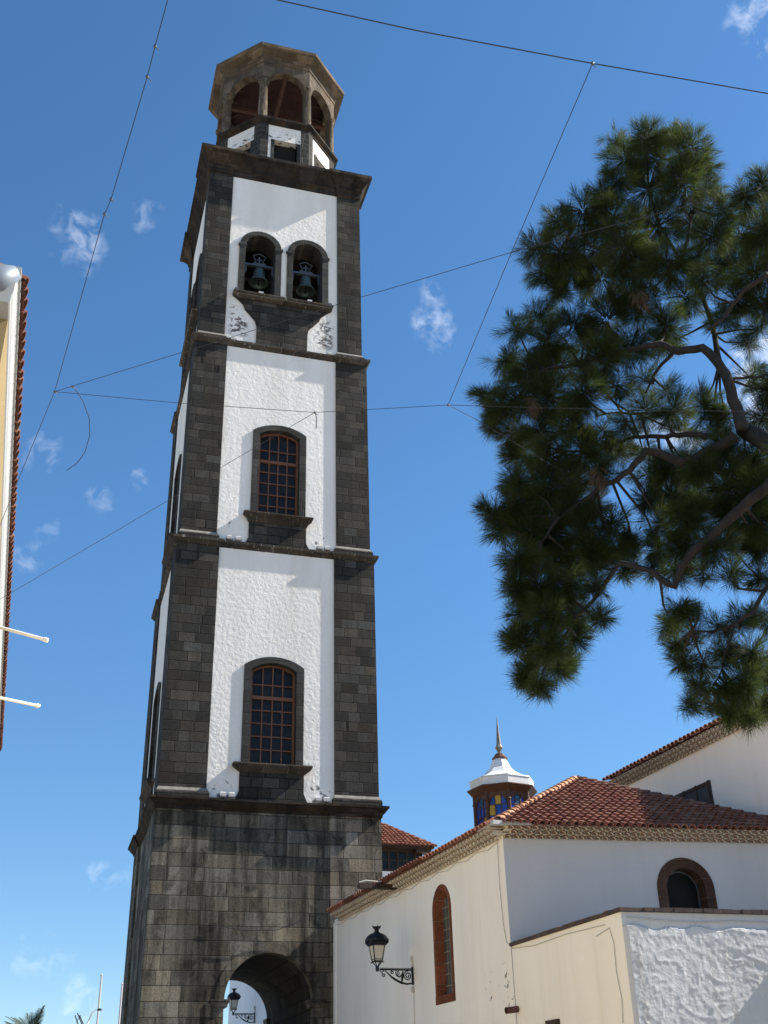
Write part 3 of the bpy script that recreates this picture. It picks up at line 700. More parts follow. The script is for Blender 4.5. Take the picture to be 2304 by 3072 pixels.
# the front wall is lumpy: a displaced grid
AF = T(0, -18.2, 0, -4.5)
def rough_wall(x0, x1, z0, z1, step, y, amp):
    mb = MB(AF); nx = int((x1 - x0) / step); nz_ = int((z1 - z0) / step); ids = []
    for j in range(nz_ + 1):
        row = []
        for i in range(nx + 1):
            x = x0 + (x1 - x0) * i / nx; z = z0 + (z1 - z0) * j / nz_
            q = Vector((x * 1.0, 3.3, z * 1.0))
            wq = q + Vector((noise.noise(q * 1.1), 0, noise.noise(q * 1.1 + Vector((7, 3, 1))))) * .35
            dq_ = Vector((wq.x + wq.z * .7, 1.0, wq.z * 1.3 - wq.x * .6))
            hgt = noise.fractal(q * 1.2, .8, 2.1, 4) * .6 + noise.fractal(q * 9, .7, 2.1, 4) * .25
            hgt += (1 - abs(noise.noise(dq_ * 2.1))) ** 7 * .55 * (.5 + noise.noise(q * .9)) + (1 - abs(noise.noise(dq_ * 4.3 + Vector((3, 3, 3))))) ** 7 * .35 * (.5 + noise.noise(q * 1.3))
            fade = min(1, (z1 - .14 - z) / .10, (x - x0) / .07); fade = max(0, fade)
            band = 1.0 if z < z1 - .28 + .10 * noise.noise(Vector((x * 2.2, 0, 0))) else .12
            row.append(mb.V((x, y - (.05 if band == 1.0 else .0) * min(1, fade * 1.0) - amp * hgt * fade * band, z)))
        ids.append(row)
    for j in range(nz_):
        for i in range(nx): mb.fi((ids[j][i], ids[j][i + 1], ids[j + 1][i + 1], ids[j + 1][i]))
    return mb
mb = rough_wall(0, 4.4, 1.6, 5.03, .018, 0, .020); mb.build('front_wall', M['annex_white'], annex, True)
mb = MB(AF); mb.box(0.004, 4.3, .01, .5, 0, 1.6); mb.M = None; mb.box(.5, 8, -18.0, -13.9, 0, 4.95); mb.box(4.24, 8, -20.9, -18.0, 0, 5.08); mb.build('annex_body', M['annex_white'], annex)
mb = MB()
k = 0.0
while k < 4.9:
    mb.box(-.06 + rnd.uniform(-.008, .008), .52, -18.28 + k, -18.28 + min(k + .205, 4.92), 5.032, 5.105 + rnd.uniform(-.006, .008)); k += .215
k = .47
while k < 4.3:
    mb.M = AF; mb.box(k - .005, min(k + .20, 4.35), -.09 + rnd.uniform(-.01, .01), .5, 5.034, 5.107 + rnd.uniform(-.006, .008)); k += .215
mb.build('coping', M['coping'], annex)
mb = MB(); mb.box(.5, 8, -18.1, -13.9, 4.95, 5.0); mb.build('roof', M['grey_mortar'], annex)

# --- stained-glass roof lantern on the aisle roof
LC = CH @ Vector((4.70, -4.0, 8.2))
lant = thing('roof_lantern', 'octagonal roof lantern of blue and yellow stained glass with white metal cap and spike', 'roof lantern', LC, R(3.6 + 8))
LR = .90
for k in range(8):
    Mx = Matrix.Rotation(R(45 * k), 4, 'Z'); hw = .41421 * LR
    mb = MB(Mx); wall(mb, -hw, hw, .0, 3.0, -LR, -LR + .08, [(0, hw - .06, .25, 2.45, hw - .06)], n=10); wf = mb.build('drum_window', M['lantern_wood'], lant)
    mb = MB(Mx); mb.mat = 0
    w = hw - .06; xs = [-w, -w / 3, w / 3, w]; zs_ = [.25, .62, .99, 1.36, 1.73, 2.10, 2.45]
    pal = [0, 0, 2, 0, 1, 0, 3, 0, 2, 0, 0, 2, 1, 0, 2, 0, 0, 0, 2, 0, 1]
    for i in range(3):
        for j in range(6):
            mb.mat = (pal[(i * 7 + j * 3 + k * 5) % 21] if not (i == 1 and j in (2, 3)) else (2 if k % 2 else 0))
            if k in (7, 0) and j in (3, 4): mb.mat = 0
            mb.face([(xs[i] + .012, -LR + .04, zs_[j] + .012), (xs[i + 1] - .012, -LR + .04, zs_[j] + .012), (xs[i + 1] - .012, -LR + .04, zs_[j + 1] - .012), (xs[i] + .012, -LR + .04, zs_[j + 1] - .012)])
        mb.mat = 2 if (i == 1 and k % 2 == 1) else (1 if i == 1 else 0)
        zt = lambda x: 2.45 + math.sqrt(max(0, w * w - x * x))
        mb.face([(xs[i] + .012, -LR + .04, 2.462), (xs[i + 1] - .012, -LR + .04, 2.462), (xs[i + 1] - .012, -LR + .04, zt(xs[i + 1]) + .0), ((xs[i] + xs[i + 1]) / 2, -LR + .04, zt((xs[i] + xs[i + 1]) / 2)), (xs[i] + .012, -LR + .04, zt(xs[i]))])
    mb.build('stained_glass', [M['blue_glass'], M['teal_glass'], M['yellow_glass'], M['clear_glass']], wf)
    mb = MB(Mx)
    for x in xs[1:3]: mb.box(x - .014, x + .014, -LR + .02, -LR + .06, .25, 2.45 + w * .9)
    for z in zs_: mb.box(-w, w, -LR + .022, -LR + .058, z - .012, z + .012)
    mb.build('glazing_bars', M['lantern_wood'], wf)
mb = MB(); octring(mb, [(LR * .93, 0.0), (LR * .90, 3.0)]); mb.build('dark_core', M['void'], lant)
mb = MB(); octring(mb, [(LR, -.6), (LR, .0)]); mb.build('drum_base', M['lantern_wood'], lant)
mb = MB()
for k in range(8):
    a = R(45 * k + 22.5); x, y = LR * K8 * math.cos(a), LR * K8 * math.sin(a); mb.lathe([(.06, 0), (.06, 2.55), (.09, 2.6), (.06, 2.66), (.06, 3.0)], 8, c=(x, y))
mb.build('corner_post', M['lantern_wood'], lant)
mb = MB(); octring(mb, [(LR, 2.86), (LR + .22, 3.06), (LR + .22, 3.09), (LR, 3.1)]); mb.build('wooden_soffit', M['lantern_wood'], lant)
mb = MB(); octring(mb, [(LR + .10, 3.09), (LR + .12, 3.36), (LR + .14, 3.37), (LR + .13, 3.41), (LR * .86, 3.50), (LR * .60, 3.66), (LR * .40, 3.86), (.27, 4.06), (.2, 4.2)]); mb.build('metal_cap', M['white_metal'], lant)
mb = MB(); mb.lathe([(.20, 4.17), (.27, 4.2), (.27, 4.23), (.19, 4.29), (.18, 4.34), (.10, 4.40), (.07, 4.42)], 12); mb.build('finial_collar', M['lantern_wood'], lant)
mb = MB(); mb.lathe([(.06, 4.4), (.06, 4.46), (.14, 4.60), (.10, 4.66), (.085, 4.70), (.0, 5.75)], 8); mb.build('spike', M['spike_metal'], lant)

# --- hall behind the tower (its side wall shows through the arch)
hall = church('rear_hall', 'white hall behind the tower with red tile roof and dark window strip', 'hall')
HX0, HX1, HB0, HB1 = 1.85, 7.45, 10.0, 23.9
mb = MB(); mb.box(HX0, HX1, HB0, HB1, 0, 11.35); mb.box(HX0 + .1, HX1 - .1, HB0 + .1, HB1, 11.35, 12.3); mb.build('hall_wall', M['far_white'], hall)
mb = MB(); mb.box(HX0, HX1, HB0 + .02, HB0 + .09, 12.22, 12.36); mb.box(HX0, HX1, HB0 + .02, HB0 + .09, 11.35, 11.45)
x = HX0
while x < HX1 - .05: mb.box(x, x + .07, HB0 + .03, HB0 + .085, 11.45, 12.22); x += .43
mb.box(HX0, HX1, HB0 + .035, HB0 + .08, 11.82, 11.87); mb.box(HX1 - .5, HX1 + .25, HB0 - .3, HB0 + .3, 12.2, 12.38); mb.box(HX0 - .3, HX1 + .35, HB0 - .42, HB0 + .1, 12.36, 12.42)
st = mb.build('window_strip', M['dark_wood'], hall)
mb = MB(); mb.box(HX0 + .05, HX1 - .05, HB0 + .07, HB0 + .10, 11.4, 12.25); mb.build('pane', M['pane'], st)
e0, e1, e2, e3 = Vector((HX0 - .4, HB0 - .45, 12.43)), Vector((HX1 + .4, HB0 - .45, 12.43)), Vector((HX1 + .4, HB1, 12.43)), Vector((HX0 - .4, HB1, 12.43)); r0_, r1_ = Vector((3.1, HB0 + 2.2, 13.95)), Vector((6.2, HB0 + 2.2, 13.95))
r2_, r3_ = Vector((6.2, HB1 - 2, 13.95)), Vector((3.1, HB1 - 2, 13.95))
mb = MB(); mb.face([e0, e1, r1_, r0_]); mb.face([e1, e2, r2_, r1_]); mb.face([e2, e3, r3_, r2_]); mb.face([e3, e0, r0_, r3_]); mb.face([r0_, r1_, r2_, r3_]); mb.face([e0, e3, e2, e1]); rr = mb.build('roof', M['tile_old'], hall)
mb = MB(); u = (r1_ - e1); Lu = 3.1
slope = Vector((0, 2.65, 1.52)); Ls = slope.length
tiles(mb, e0, e1 - e0, slope, lambda a, c: c < Ls and (c / Ls * 1.65) < a < (e1 - e0).x - c / Ls * 1.65, (e1 - e0).length, Ls); ridge_caps(mb, e1, r1_, .12); ridge_caps(mb, r0_, r1_, .12); mb.build('roof_tiles', M['tile'], rr)

# ------------------------------------------------------------------ wall lamps
def wall_lamp(label):
    t = thing('wall_lamp', label, 'street lamp', group='black wrought iron wall lamps')
    mb = MB(); mb.box(-.05, -.005, -.03, .03, -.40, .06)
    mb.tube([(-.02, 0, -.02), (-.98, 0, -.02)], .022, 8); mb.tube([(-.02, 0, .015), (-.98, 0, .015)], .008, 6)
    def spiral(cx, cz, r, turns, a0, th, dirn=1):
        pts = [(cx + r * (1 - .82 * k / 26) * math.cos(a0 + dirn * turns * 2 * math.pi * k / 26), 0, cz + r * (1 - .82 * k / 26) * math.sin(a0 + dirn * turns * 2 * math.pi * k / 26)) for k in range(27)]
        mb.tube(pts, th, 6)
    spiral(-.17, -.17, .125, 1.9, R(80), .016); spiral(-.46, -.10, .075, 1.6, R(60), .013); spiral(-.62, -.085, .055, 1.5, R(60), .012); spiral(-.865, -.155, .058, 1.2, R(120), .014)
    mb.tube([(-.83, 0, -.05), (-.74, 0, -.12), (-.64, 0, -.21), (-.50, 0, -.29), (-.36, 0, -.35), (-.20, 0, -.38), (-.06, 0, -.36)], [.015, .02, .026, .03, .03, .026, .02], 8)
    mb.tube([(-.98, 0, -.05), (-.93, 0, -.09), (-.86, 0, -.05)], .014, 6); mb.tube([(-.52, 0, -.15), (-.42, 0, -.2), (-.34, 0, -.16), (-.30, 0, -.06)], [.014, .02, .03, .02], 6)
    mb.tube([(-.35, 0, -.34), (-.33, 0, -.22), (-.28, 0, -.12)], [.02, .035, .015], 6)
    mb.build('bracket', M['iron'], t)
    cx = -1.05
    mb = MB(); mb.lathe([(.05, -.07), (.055, .02), (.04, .06)], 8, c=(cx, 0))
    for k in range(4):
        a = R(45 + 90 * k); ca, sa = math.cos(a), math.sin(a)
        mb.tube([(cx + .03 * ca, .03 * sa, .05), (cx + .10 * ca, .10 * sa, .13), (cx + .155 * ca, .155 * sa, .19)], .013, 6)
        mb.tube([(cx + .15 * ca, .15 * sa, .18), (cx + .24 * ca, .24 * sa, .60)], .016, 6)
        mb.tube([(cx + .27 * ca, .27 * sa, .60), (cx + .34 * ca, .34 * sa, .66), (cx + .36 * ca, .36 * sa, .74)], [.02, .02, .006], 6)
        mb.tube([(cx + .15 * ca, .15 * sa, .17), (cx + .20 * ca, .20 * sa, .15)], .016, 6)
    q4 = R(45)
    for z0, z1, r in ((.17, .195, .165), (.225, .24, .165)): mb.lathe([(r, z0), (r, z1)], 4, c=(cx, 0), rot=q4)
    mb.lathe([(.27, .58), (.31, .61), (.31, .65), (.35, .68), (.32, .72)], 4, c=(cx, 0), rot=q4)
    mb.lathe([(.33, .69), (.32, .75), (.27, .83), (.19, .89), (.10, .92), (.065, .95), (.06, .99), (.08, 1.03), (.12, 1.08), (.09, 1.07), (.04, 1.09)], 8, c=(cx, 0), rot=R(22.5))
    for k in range(4):
        a = R(90 * k); mb.tube([(cx + .08 * math.cos(a), .08 * math.sin(a), 1.05), (cx + .13 * math.cos(a), .13 * math.sin(a), 1.11)], [.03, .008], 6)
    mb.build('lantern_frame', M['iron'], t)
    mb = MB(); mb.lathe([(.145, .20), (.235, .60)], 4, c=(cx, 0), rot=q4); mb.build('lantern_glass', M['milk_glass'], t)
    mb = MB(); mb.tube([(-.015, 0, .0), (-.015, 0, .22)], .03, 8); mb.lathe([(.035, .20), (.045, .24), (.045, .30), (.02, .34)], 8, c=(-.03, 0))
    mb.lathe([(.02, -.60), (.06, -.56), (.065, -.50), (.03, -.44)], 8, c=(-.03, 0)); mb.tube([(-.015, 0, -.55), (-.015, 0, -3.2)], .008, 5)
    mb.build('conduit', M['conduit'], t)
    return t
l1 = wall_lamp('black wall lamp with milky lantern on the cream chapel wall')
l1.location = CH @ Vector((-.002, -7.17, 5.25)); l1.rotation_euler = (0, 0, TH)
l2 = dup(l1, None, CH @ Vector((HX0 - .002, 18.2, 6.2)), TH, 'black wall lamp seen through the tower archway')

# ------------------------------------------------------------------ small things on the church walls
mb = MB(); mb.box(-1.28, .25, -6.42, -6.22, 7.50, 7.63)
t = thing('roof_spout', 'weathered wooden beam with a drain tile jutting from the chapel eave', 'drain spout', O, TH)
mb.build('beam', M['dark_wood'], t)
mb = MB(); mb.tube([(-1.25, -6.32, 7.66), (-1.05, -6.32, 7.72), (-.7, -6.32, 7.70), (-.4, -6.32, 7.74)], .022, 6); mb.build('lead_strip', M['conduit'], t)
t = thing('drain_stub', 'short dark terracotta drain pipe poking out of the cream wall', 'drain pipe', O, TH)
mb = MB(); mb.tube([(.05, -13.45, 3.72), (-.30, -13.45, 3.68)], .07, 12, False); mb.tube([(-.30, -13.45, 3.68), (.0, -13.45, 3.71)], .052, 12, False)
mb.tube([(.0, -13.45, 3.71), (.04, -13.45, 3.715)], .052, 12); mb.build('pipe', M['terracotta_pipe'], t)
t = thing('meter_box', 'small dark box at the foot of the cream wall', 'box', O, TH)
mb = MB(); mb.box(-.06, .01, -15.35, -14.80, 2.75, 3.37); mb.box(-.075, -.06, -15.30, -14.85, 2.80, 3.32); mb.build('box_body', M['dark_wood'], t)
def walltube(name, label, pts, r, mat=None):
    mb = MB(); mb.tube([CH @ Vector(p) for p in pts], r, 5); return tag(mb.build(name, mat or M['cable'], None), label, 'cable')
pts = []
for k in range(41):
    b_ = -.2 - 12.9 * k / 40; pts.append((-.02, b_, 7.40 + .04 * math.cos(k * 1.57)))
walltube('eave_cable', 'thin cable sagging along the cream wall under the eave', pts, .006, M['cable_pale'])
walltube('corner_cable', 'thin dark cable running down the chapel corner', [(-.02, -13.05, 7.42), (-.02, -13.0, 6.5), (-.02, -13.05, 5.6), (-.02, -13.16, 5.15), (-.02, -13.45, 4.98), (-.02, -14.5, 4.90), (-.02, -16, 4.93), (-.02, -17.6, 4.88)], .007, M['cable_pale'])
walltube('annex_cable', 'pale cable dropping down the annex side wall near its corner', [(-.02, -17.2, 4.72), (-.02, -17.75, 4.80), (-.02, -17.85, 4.5), (-.02, -17.82, 4.0), (-.02, -17.9, 3.5), (-.02, -17.84, 3.1)], .007, M['cable_pale'])
walltube('coping_cable', 'thin cable clipped under the coping of the rough white wall', [(.1, -18.23, 4.93), (.9, -18.30, 4.88), (1.6, -18.35, 4.86), (2.4, -18.41, 4.90), (3.4, -18.49, 4.88), (4.2, -18.55, 4.9)], .009, M['conduit'])
walltube('tower_cable', 'thin cable looped across the tower base above the arch', [(-1.0, -.05, 7.62), (-2.0, .07, 7.25), (-3.0, .12, 7.22), (-4.2, .2, 7.38)], .012)

# ------------------------------------------------------------------ yellow house on the left
S = 1.31
def hp(x, y, z): return CAM + (Vector((x, y, z)) - CAM) * S
house = thing('yellow_house', 'yellow house at the left edge with white moulded eave and red roof tiles', 'house', hp(-8.2, -34.8, 7.6) * 1)
house.location = (0, 0, 0)
nA, fA = hp(-8.06, -34.68, 8.0), hp(-8.40, -20.7, 8.0)
dA = (fA - nA); LH = dA.length; hz = math.atan2(dA.x, dA.y)
HM = Matrix.Translation(nA) @ Matrix.Rotation(-hz, 4, 'Z')       # local y runs along the eave, local -x into the house
mb = MB(HM); mb.box(-6.5, -.134, .36, LH - .12, -1.7, -.52); mb.build('shaded_wall_top', M['house_yellow_shaded'], house)  # top of the wall, duller than the rest to paint in its shade
mb = MB(HM); mb.box(-7.0, -.135, .35, LH - .1, -nA.z, -1.69); hw_ = mb.build('house_wall', M['house_yellow'], house)
mb = MB(HM)
prof = [(-.134, -.54), (-.118, -.52), (-.118, -.44), (-.105, -.40), (-.10, -.30), (-.095, -.14), (-.085, -.10), (-.06, -.08), (-.06, -.03), (-.5, -.03), (-.5, -.54)]
mb.prism([(x, .05, z) for x, z in prof], [(x, LH, z) for x, z in prof]); mb.build('eave_moulding', M['house_white'], house)
mb = MB(HM); mb.tube([(-.50, .12, -.36), (-.28, .06, -.26), (-.10, .04, -.12)], [.17, .16, .08], 12); mb.build('gutter_end', M['zinc'], house, True)
mb = MB(HM); mb.face([(-.02, .3, -.01), (-.02, LH, -.01), (-3.6, LH - 2, 1.49), (-3.6, 2.3, 1.49)]); mb.face([(-.02, .3, -.01), (-3.6, 2.3, 1.49), (-7, .3, -.01)]); mb.face([(0, LH, 0), (-3.6, LH - 2, 1.5), (-7, LH, 0)]); mb.face([(-7, .3, 0), (-7, LH, 0), (-3.6, LH - 2, 1.49), (-3.6, 2.3, 1.49)])
hr = mb.build('roof', M['tile_old'], house)
mb = MB(HM)
tiles(mb, (-.12, .22, -.04), (0, 1, 0), (-1, 0, .42), lambda a, c: True, LH - .1, .9, pitch=.20, r0=.10, r1=.085, jit=.03); mb.build('edge_tiles', M['tile_edge'], hr)
def pole(p0, p1, label):
    p0, p1 = hp(*p0), hp(*p1); d = (p1 - p0)
    t = thing('eave_pole', label, 'pole', group='white poles jutting from the yellow house')
    mb = MB(); mb.tube([p0 - d * .35, p1], .028, 10); mb.build('rod', M['white_metal'], t)
    mb = MB(); mb.tube([p1 - d.normalized() * .05, p1 + d.normalized() * .02], .040, 10); mb.build('end_cap', M['white_metal'], t)
pole((-8.25, -28.4, 7.26), (-7.655, -28.5, 7.1), 'upper white pole jutting out from the yellow house eave')
pole((-8.21, -26.85, 6.85), (-7.70, -26.47, 6.9), 'lower white pole jutting out from the yellow house eave')

# ------------------------------------------------------------------ overhead cables over the street
ZW = 9.0
def wz(x, y, z=ZW): return at_z(x, y, z)
def span(pts, sag=.04, n=10):
    out = []
    for i, (a, b) in enumerate(zip(pts, pts[1:])):
        for k in range(n + (1 if i == len(pts) - 2 else 0)):
            f = k / n; p = a.lerp(b, f); p.z -= sag * 4 * f * (1 - f); out.append(p)
    return out
def beyond(a, b, m): return b + (b - a).normalized() * m
def overhead(name, label, pts, r=.006, sag=.02, clamps=(), mat=None):
    t = thing(name, label, 'cable', group='overhead cables crossing the street')
    mb = MB(); mb.tube(span(pts, sag), r, 6); mb.build('wire', mat or M['cable'], t)
    for c in clamps:
        mb = MB(); mb.lathe([(.0, -.013), (.012, -.011), (.015, 0), (.012, .011), (.0, .013)], 8); mb.tube([(0, 0, 0), (.035, .015, -.02)], .004, 5)
        o = mb.build('clamp', M['steel_grey'], t); o.location = c
    return t
jA, jB, jC, jD = wz(118, 846), wz(1280, 137), wz(968, 875), wz(680, 891)
top = beyond(wz(360, 0), wz(395, -130), 14)
overhead('support_cable', 'cable with small insulators rising from the left junction to the top edge', [top, wz(335, 100), wz(318, 166), wz(240, 430), wz(225, 465), jA, wz(40, 1035), wz(-6, 1150)], .0036, .0,
         [wz(335, 100), wz(318, 166), wz(240, 430), wz(226, 462), jA])
overhead('support_cable', 'thick cable slanting across the top of the sky', [beyond(wz(600, 0), wz(420, -60), 6), wz(600, 0), wz(900, 66), jB, wz(1659, 202), beyond(wz(1659, 202), wz(1900, 242), 30)], .0052, .0, [jB])
overhead('support_cable', 'cable hanging from the top cable down to the right junction', [jB, wz(1105, 545), jC], .0036, .0, [jC])
overhead('support_cable', 'cable rising to the right across the tower below the bells and over the pine', [jA, wz(390, 762), wz(780, 642), wz(1105, 545), wz(1659, 398), beyond(wz(1659, 398), wz(1900, 335), 30)], .0036, .0, [wz(157, 835)])
overhead('support_cable', 'nearly level cable crossing the tower above its upper window', [jA, wz(380, 870), jD, jC, wz(1250, 883), wz(1659, 890), beyond(wz(1659, 890), wz(1900, 893), 30)], .0036, .0, [jD])
overhead('support_cable', 'cable slanting from mid tower down to the yellow house', [jD, wz(475, 1011), wz(360, 1083), wz(33, 1275), wz(-10, 1300)], .0036, .0)
overhead('support_cable', 'short cable slanting from the right junction into the pine', [jC, wz(1030, 907), wz(1200, 1010)], .0032, .0)
mb = MB(); mb.tube([wz(160, 836), wz(180, 868), wz(193, 905), wz(194, 940), wz(183, 978), wz(165, 1002), wz(144, 1016)], .0045, 5)
tag(mb.build('loose_wire', M['cable']), 'loose end of wire curling down beside the left cable junction', 'cable')
mb = MB(); mb.tube([wz(681, 891), wz(684, 903), wz(683, 926)], .005, 5)
tag(mb.build('loose_wire', M['cable']), 'short loose wire end hanging in front of the white tower panel', 'cable')

# ------------------------------------------------------------------ pine tree
pine = thing('pine_tree', 'large dark green pine with long needles reaching in from the right', 'pine tree', at(1840, 1500, 12.6))
base_xy = at(1840, 1500, 12.6); pine.location = (base_xy.x, base_xy.y, 0)
PI_ = pine.location.copy()
def rel(p): return p - PI_
bark, nt, b = new_mat('bark'); P = pos(nt)
f = noisetex(nt, scaled(nt, P, (6, 6, 2.5)), 1.6, 6, .7, .5)
nt.links.new(mixc(nt, rng(nt, f, .35, .65), (.010, .008, .007, 1), (.036, .027, .022, 1)), b.inputs['Base Color']); b.inputs['Roughness'].default_value = .95
bump(nt, b, f, .9, .04)
needle, nt, b = new_mat('needles'); g = N(nt, 'ShaderNodeNewGeometry')
f = noisetex(nt, g.outputs['Position'], 1.7, 3, .5); f2 = mth(nt, 'FRACT', mth(nt, 'MULTIPLY', g.outputs['Random Per Island'], 5.0))
c = mixc(nt, rng(nt, f, .35, .65), (.018, .028, .010, 1), (.040, .054, .018, 1)); c = mixc(nt, mth(nt, 'MULTIPLY', f2, .6), c, (.062, .082, .028, 1))
c = mixc(nt, rng(nt, f2, .95, 1.0, 0, .8), c, (.12, .085, .035, 1))
nt.links.new(c, b.inputs['Base Color']); b.inputs['Roughness'].default_value = .6; b.inputs['Specular IOR Level'].default_value = .12
tr = N(nt, 'ShaderNodeBsdfTranslucent'); nt.links.new(mixc(nt, 1.0, c, (1.7, 1.75, 1.2, 1), 'MULTIPLY'), tr.inputs[0]); ms = N(nt, 'ShaderNodeMixShader', ins={0: .38}); nt.links.new(b.outputs[0], ms.inputs[1]); nt.links.new(tr.outputs[0], ms.inputs[2])
nt.links.new(ms.outputs[0], nt.nodes['Material Output'].inputs[0])

def cr(x, y): return (1404 + .5425 * x) / 1.38879, (350 + .5425 * y) / 1.38879      # crop coordinates noted from the photograph
def cr2(x, y): return (1404 + .5425 * x) / 1.38879, (1250 + .5425 * y) / 1.38879
limb_pts = []
def limb(pts, r, mb):
    P_ = [rel(q) for q in pts]
    fine = []; rr = []
    for i in range(len(P_) - 1):
        for k in range(3):
            f = k / 3; p = P_[i].lerp(P_[i + 1], f) + Vector((rnd.uniform(-1, 1), rnd.uniform(-1, 1), rnd.uniform(-1, 1))) * .012
            fine.append(p); rr.append(r[0] + (r[1] - r[0]) * (i + f) / (len(P_) - 1))
    fine.append(P_[-1]); rr.append(r[1]); mb.tube(fine, rr, 9); limb_pts.extend(zip(fine, rr))
wood_mb = MB()
lim = lambda c, L, d: [at(*c(x, y), dd) for (x, y), dd in zip(L, np.linspace(d[0], d[1], len(L)))]
fork = (12.9)
trunk = [at(1900, 2400, 12.2), at(1880, 1800, 12.2), at(1850, 1350, 12.3), at(1790, 1080, 12.5), at(1700, 985, 12.7)] + lim(cr, [(1659, 1800), (1520, 1730)], (12.75, 12.9))
trunk[0].z = 0
tmb = MB(); P_ = [rel(p) for p in trunk]
tmb.tube(P_, [.34, .30, .26, .22, .17, .13, .105], 12); limb_pts.extend((p, .15) for p in P_[4:])
tmb.build('trunk', bark, pine, True)
limb(lim(cr, [(1520, 1730), (1485, 1620), (1430, 1450), (1390, 1360), (1300, 1275), (1160, 1300), (1060, 1258), (950, 1275), (800, 1310), (600, 1360), (420, 1400)], (12.7, 13.0)), (.082, .022), wood_mb)
limb(lim(cr2, [(1480, 110), (1400, 160), (1250, 235), (1180, 250), (1080, 205), (985, 185), (920, 270), (820, 350), (745, 380), (640, 470), (500, 560), (400, 700)], (12.7, 12.9)), (.075, .018), wood_mb)
limb(lim(cr2, [(1320, 105), (1200, 95), (1100, 110), (960, 110), (860, 130), (700, 200), (520, 190)], (12.8, 13.3)), (.042, .014), wood_mb)
limb(lim(cr2, [(1760, 300), (1659, 390), (1570, 450), (1500, 515), (1380, 635), (1250, 740), (1180, 830), (1140, 940), (1060, 890), (1000, 850), (840, 805), (760, 920), (720, 985), (600, 1100), (480, 1300)], (12.6, 12.9)), (.078, .014), wood_mb)
limb(lim(cr2, [(1760, 800), (1640, 960), (1560, 1090), (1480, 1140), (1350, 1195), (1240, 1180)], (12.7, 12.9)), (.032, .010), wood_mb)
limb(lim(cr2, [(1480, 1140), (1440, 1250), (1400, 1400), (1350, 1500)], (12.8, 12.9)), (.018, .008), wood_mb)
limb(lim(cr, [(1390, 1360), (1360, 1200), (1300, 1000), (1180, 800), (1060, 600), (1000, 400), (980, 250)], (13.4, 14.2)), (.045, .010), wood_mb)
limb(lim(cr, [(1180, 800), (1230, 620), (1260, 450), (1220, 250)], (13.3, 14.2)), (.032, .010), wood_mb)
limb(lim(cr, [(1060, 600), (850, 620), (650, 600), (450, 620)], (13.4, 14.0)), (.03, .010), wood_mb)
limb(lim(cr, [(1659, 870), (1520, 960), (1440, 1080), (1330, 1180)], (12.4, 12.8)), (.035, .018), wood_mb)
limb(lim(cr, [(1760, 900), (1659, 870), (1640, 650), (1620, 450)], (12.6, 13.2)), (.042, .014), wood_mb)
limb(lim(cr, [(980, 1530), (1050, 1400), (1140, 1300)], (13.2, 13.0)), (.012, .03), wood_mb)
limb(lim(cr, [(620, 1380), (720, 1480), (790, 1560), (860, 1640), (960, 1650)], (13.6, 13.3)), (.02, .010), wood_mb)
limb(lim(cr, [(1000, 1640), (840, 1640), (720, 1650), (660, 1600), (600, 1520)], (13.2, 13.5)), (.018, .008), wood_mb)

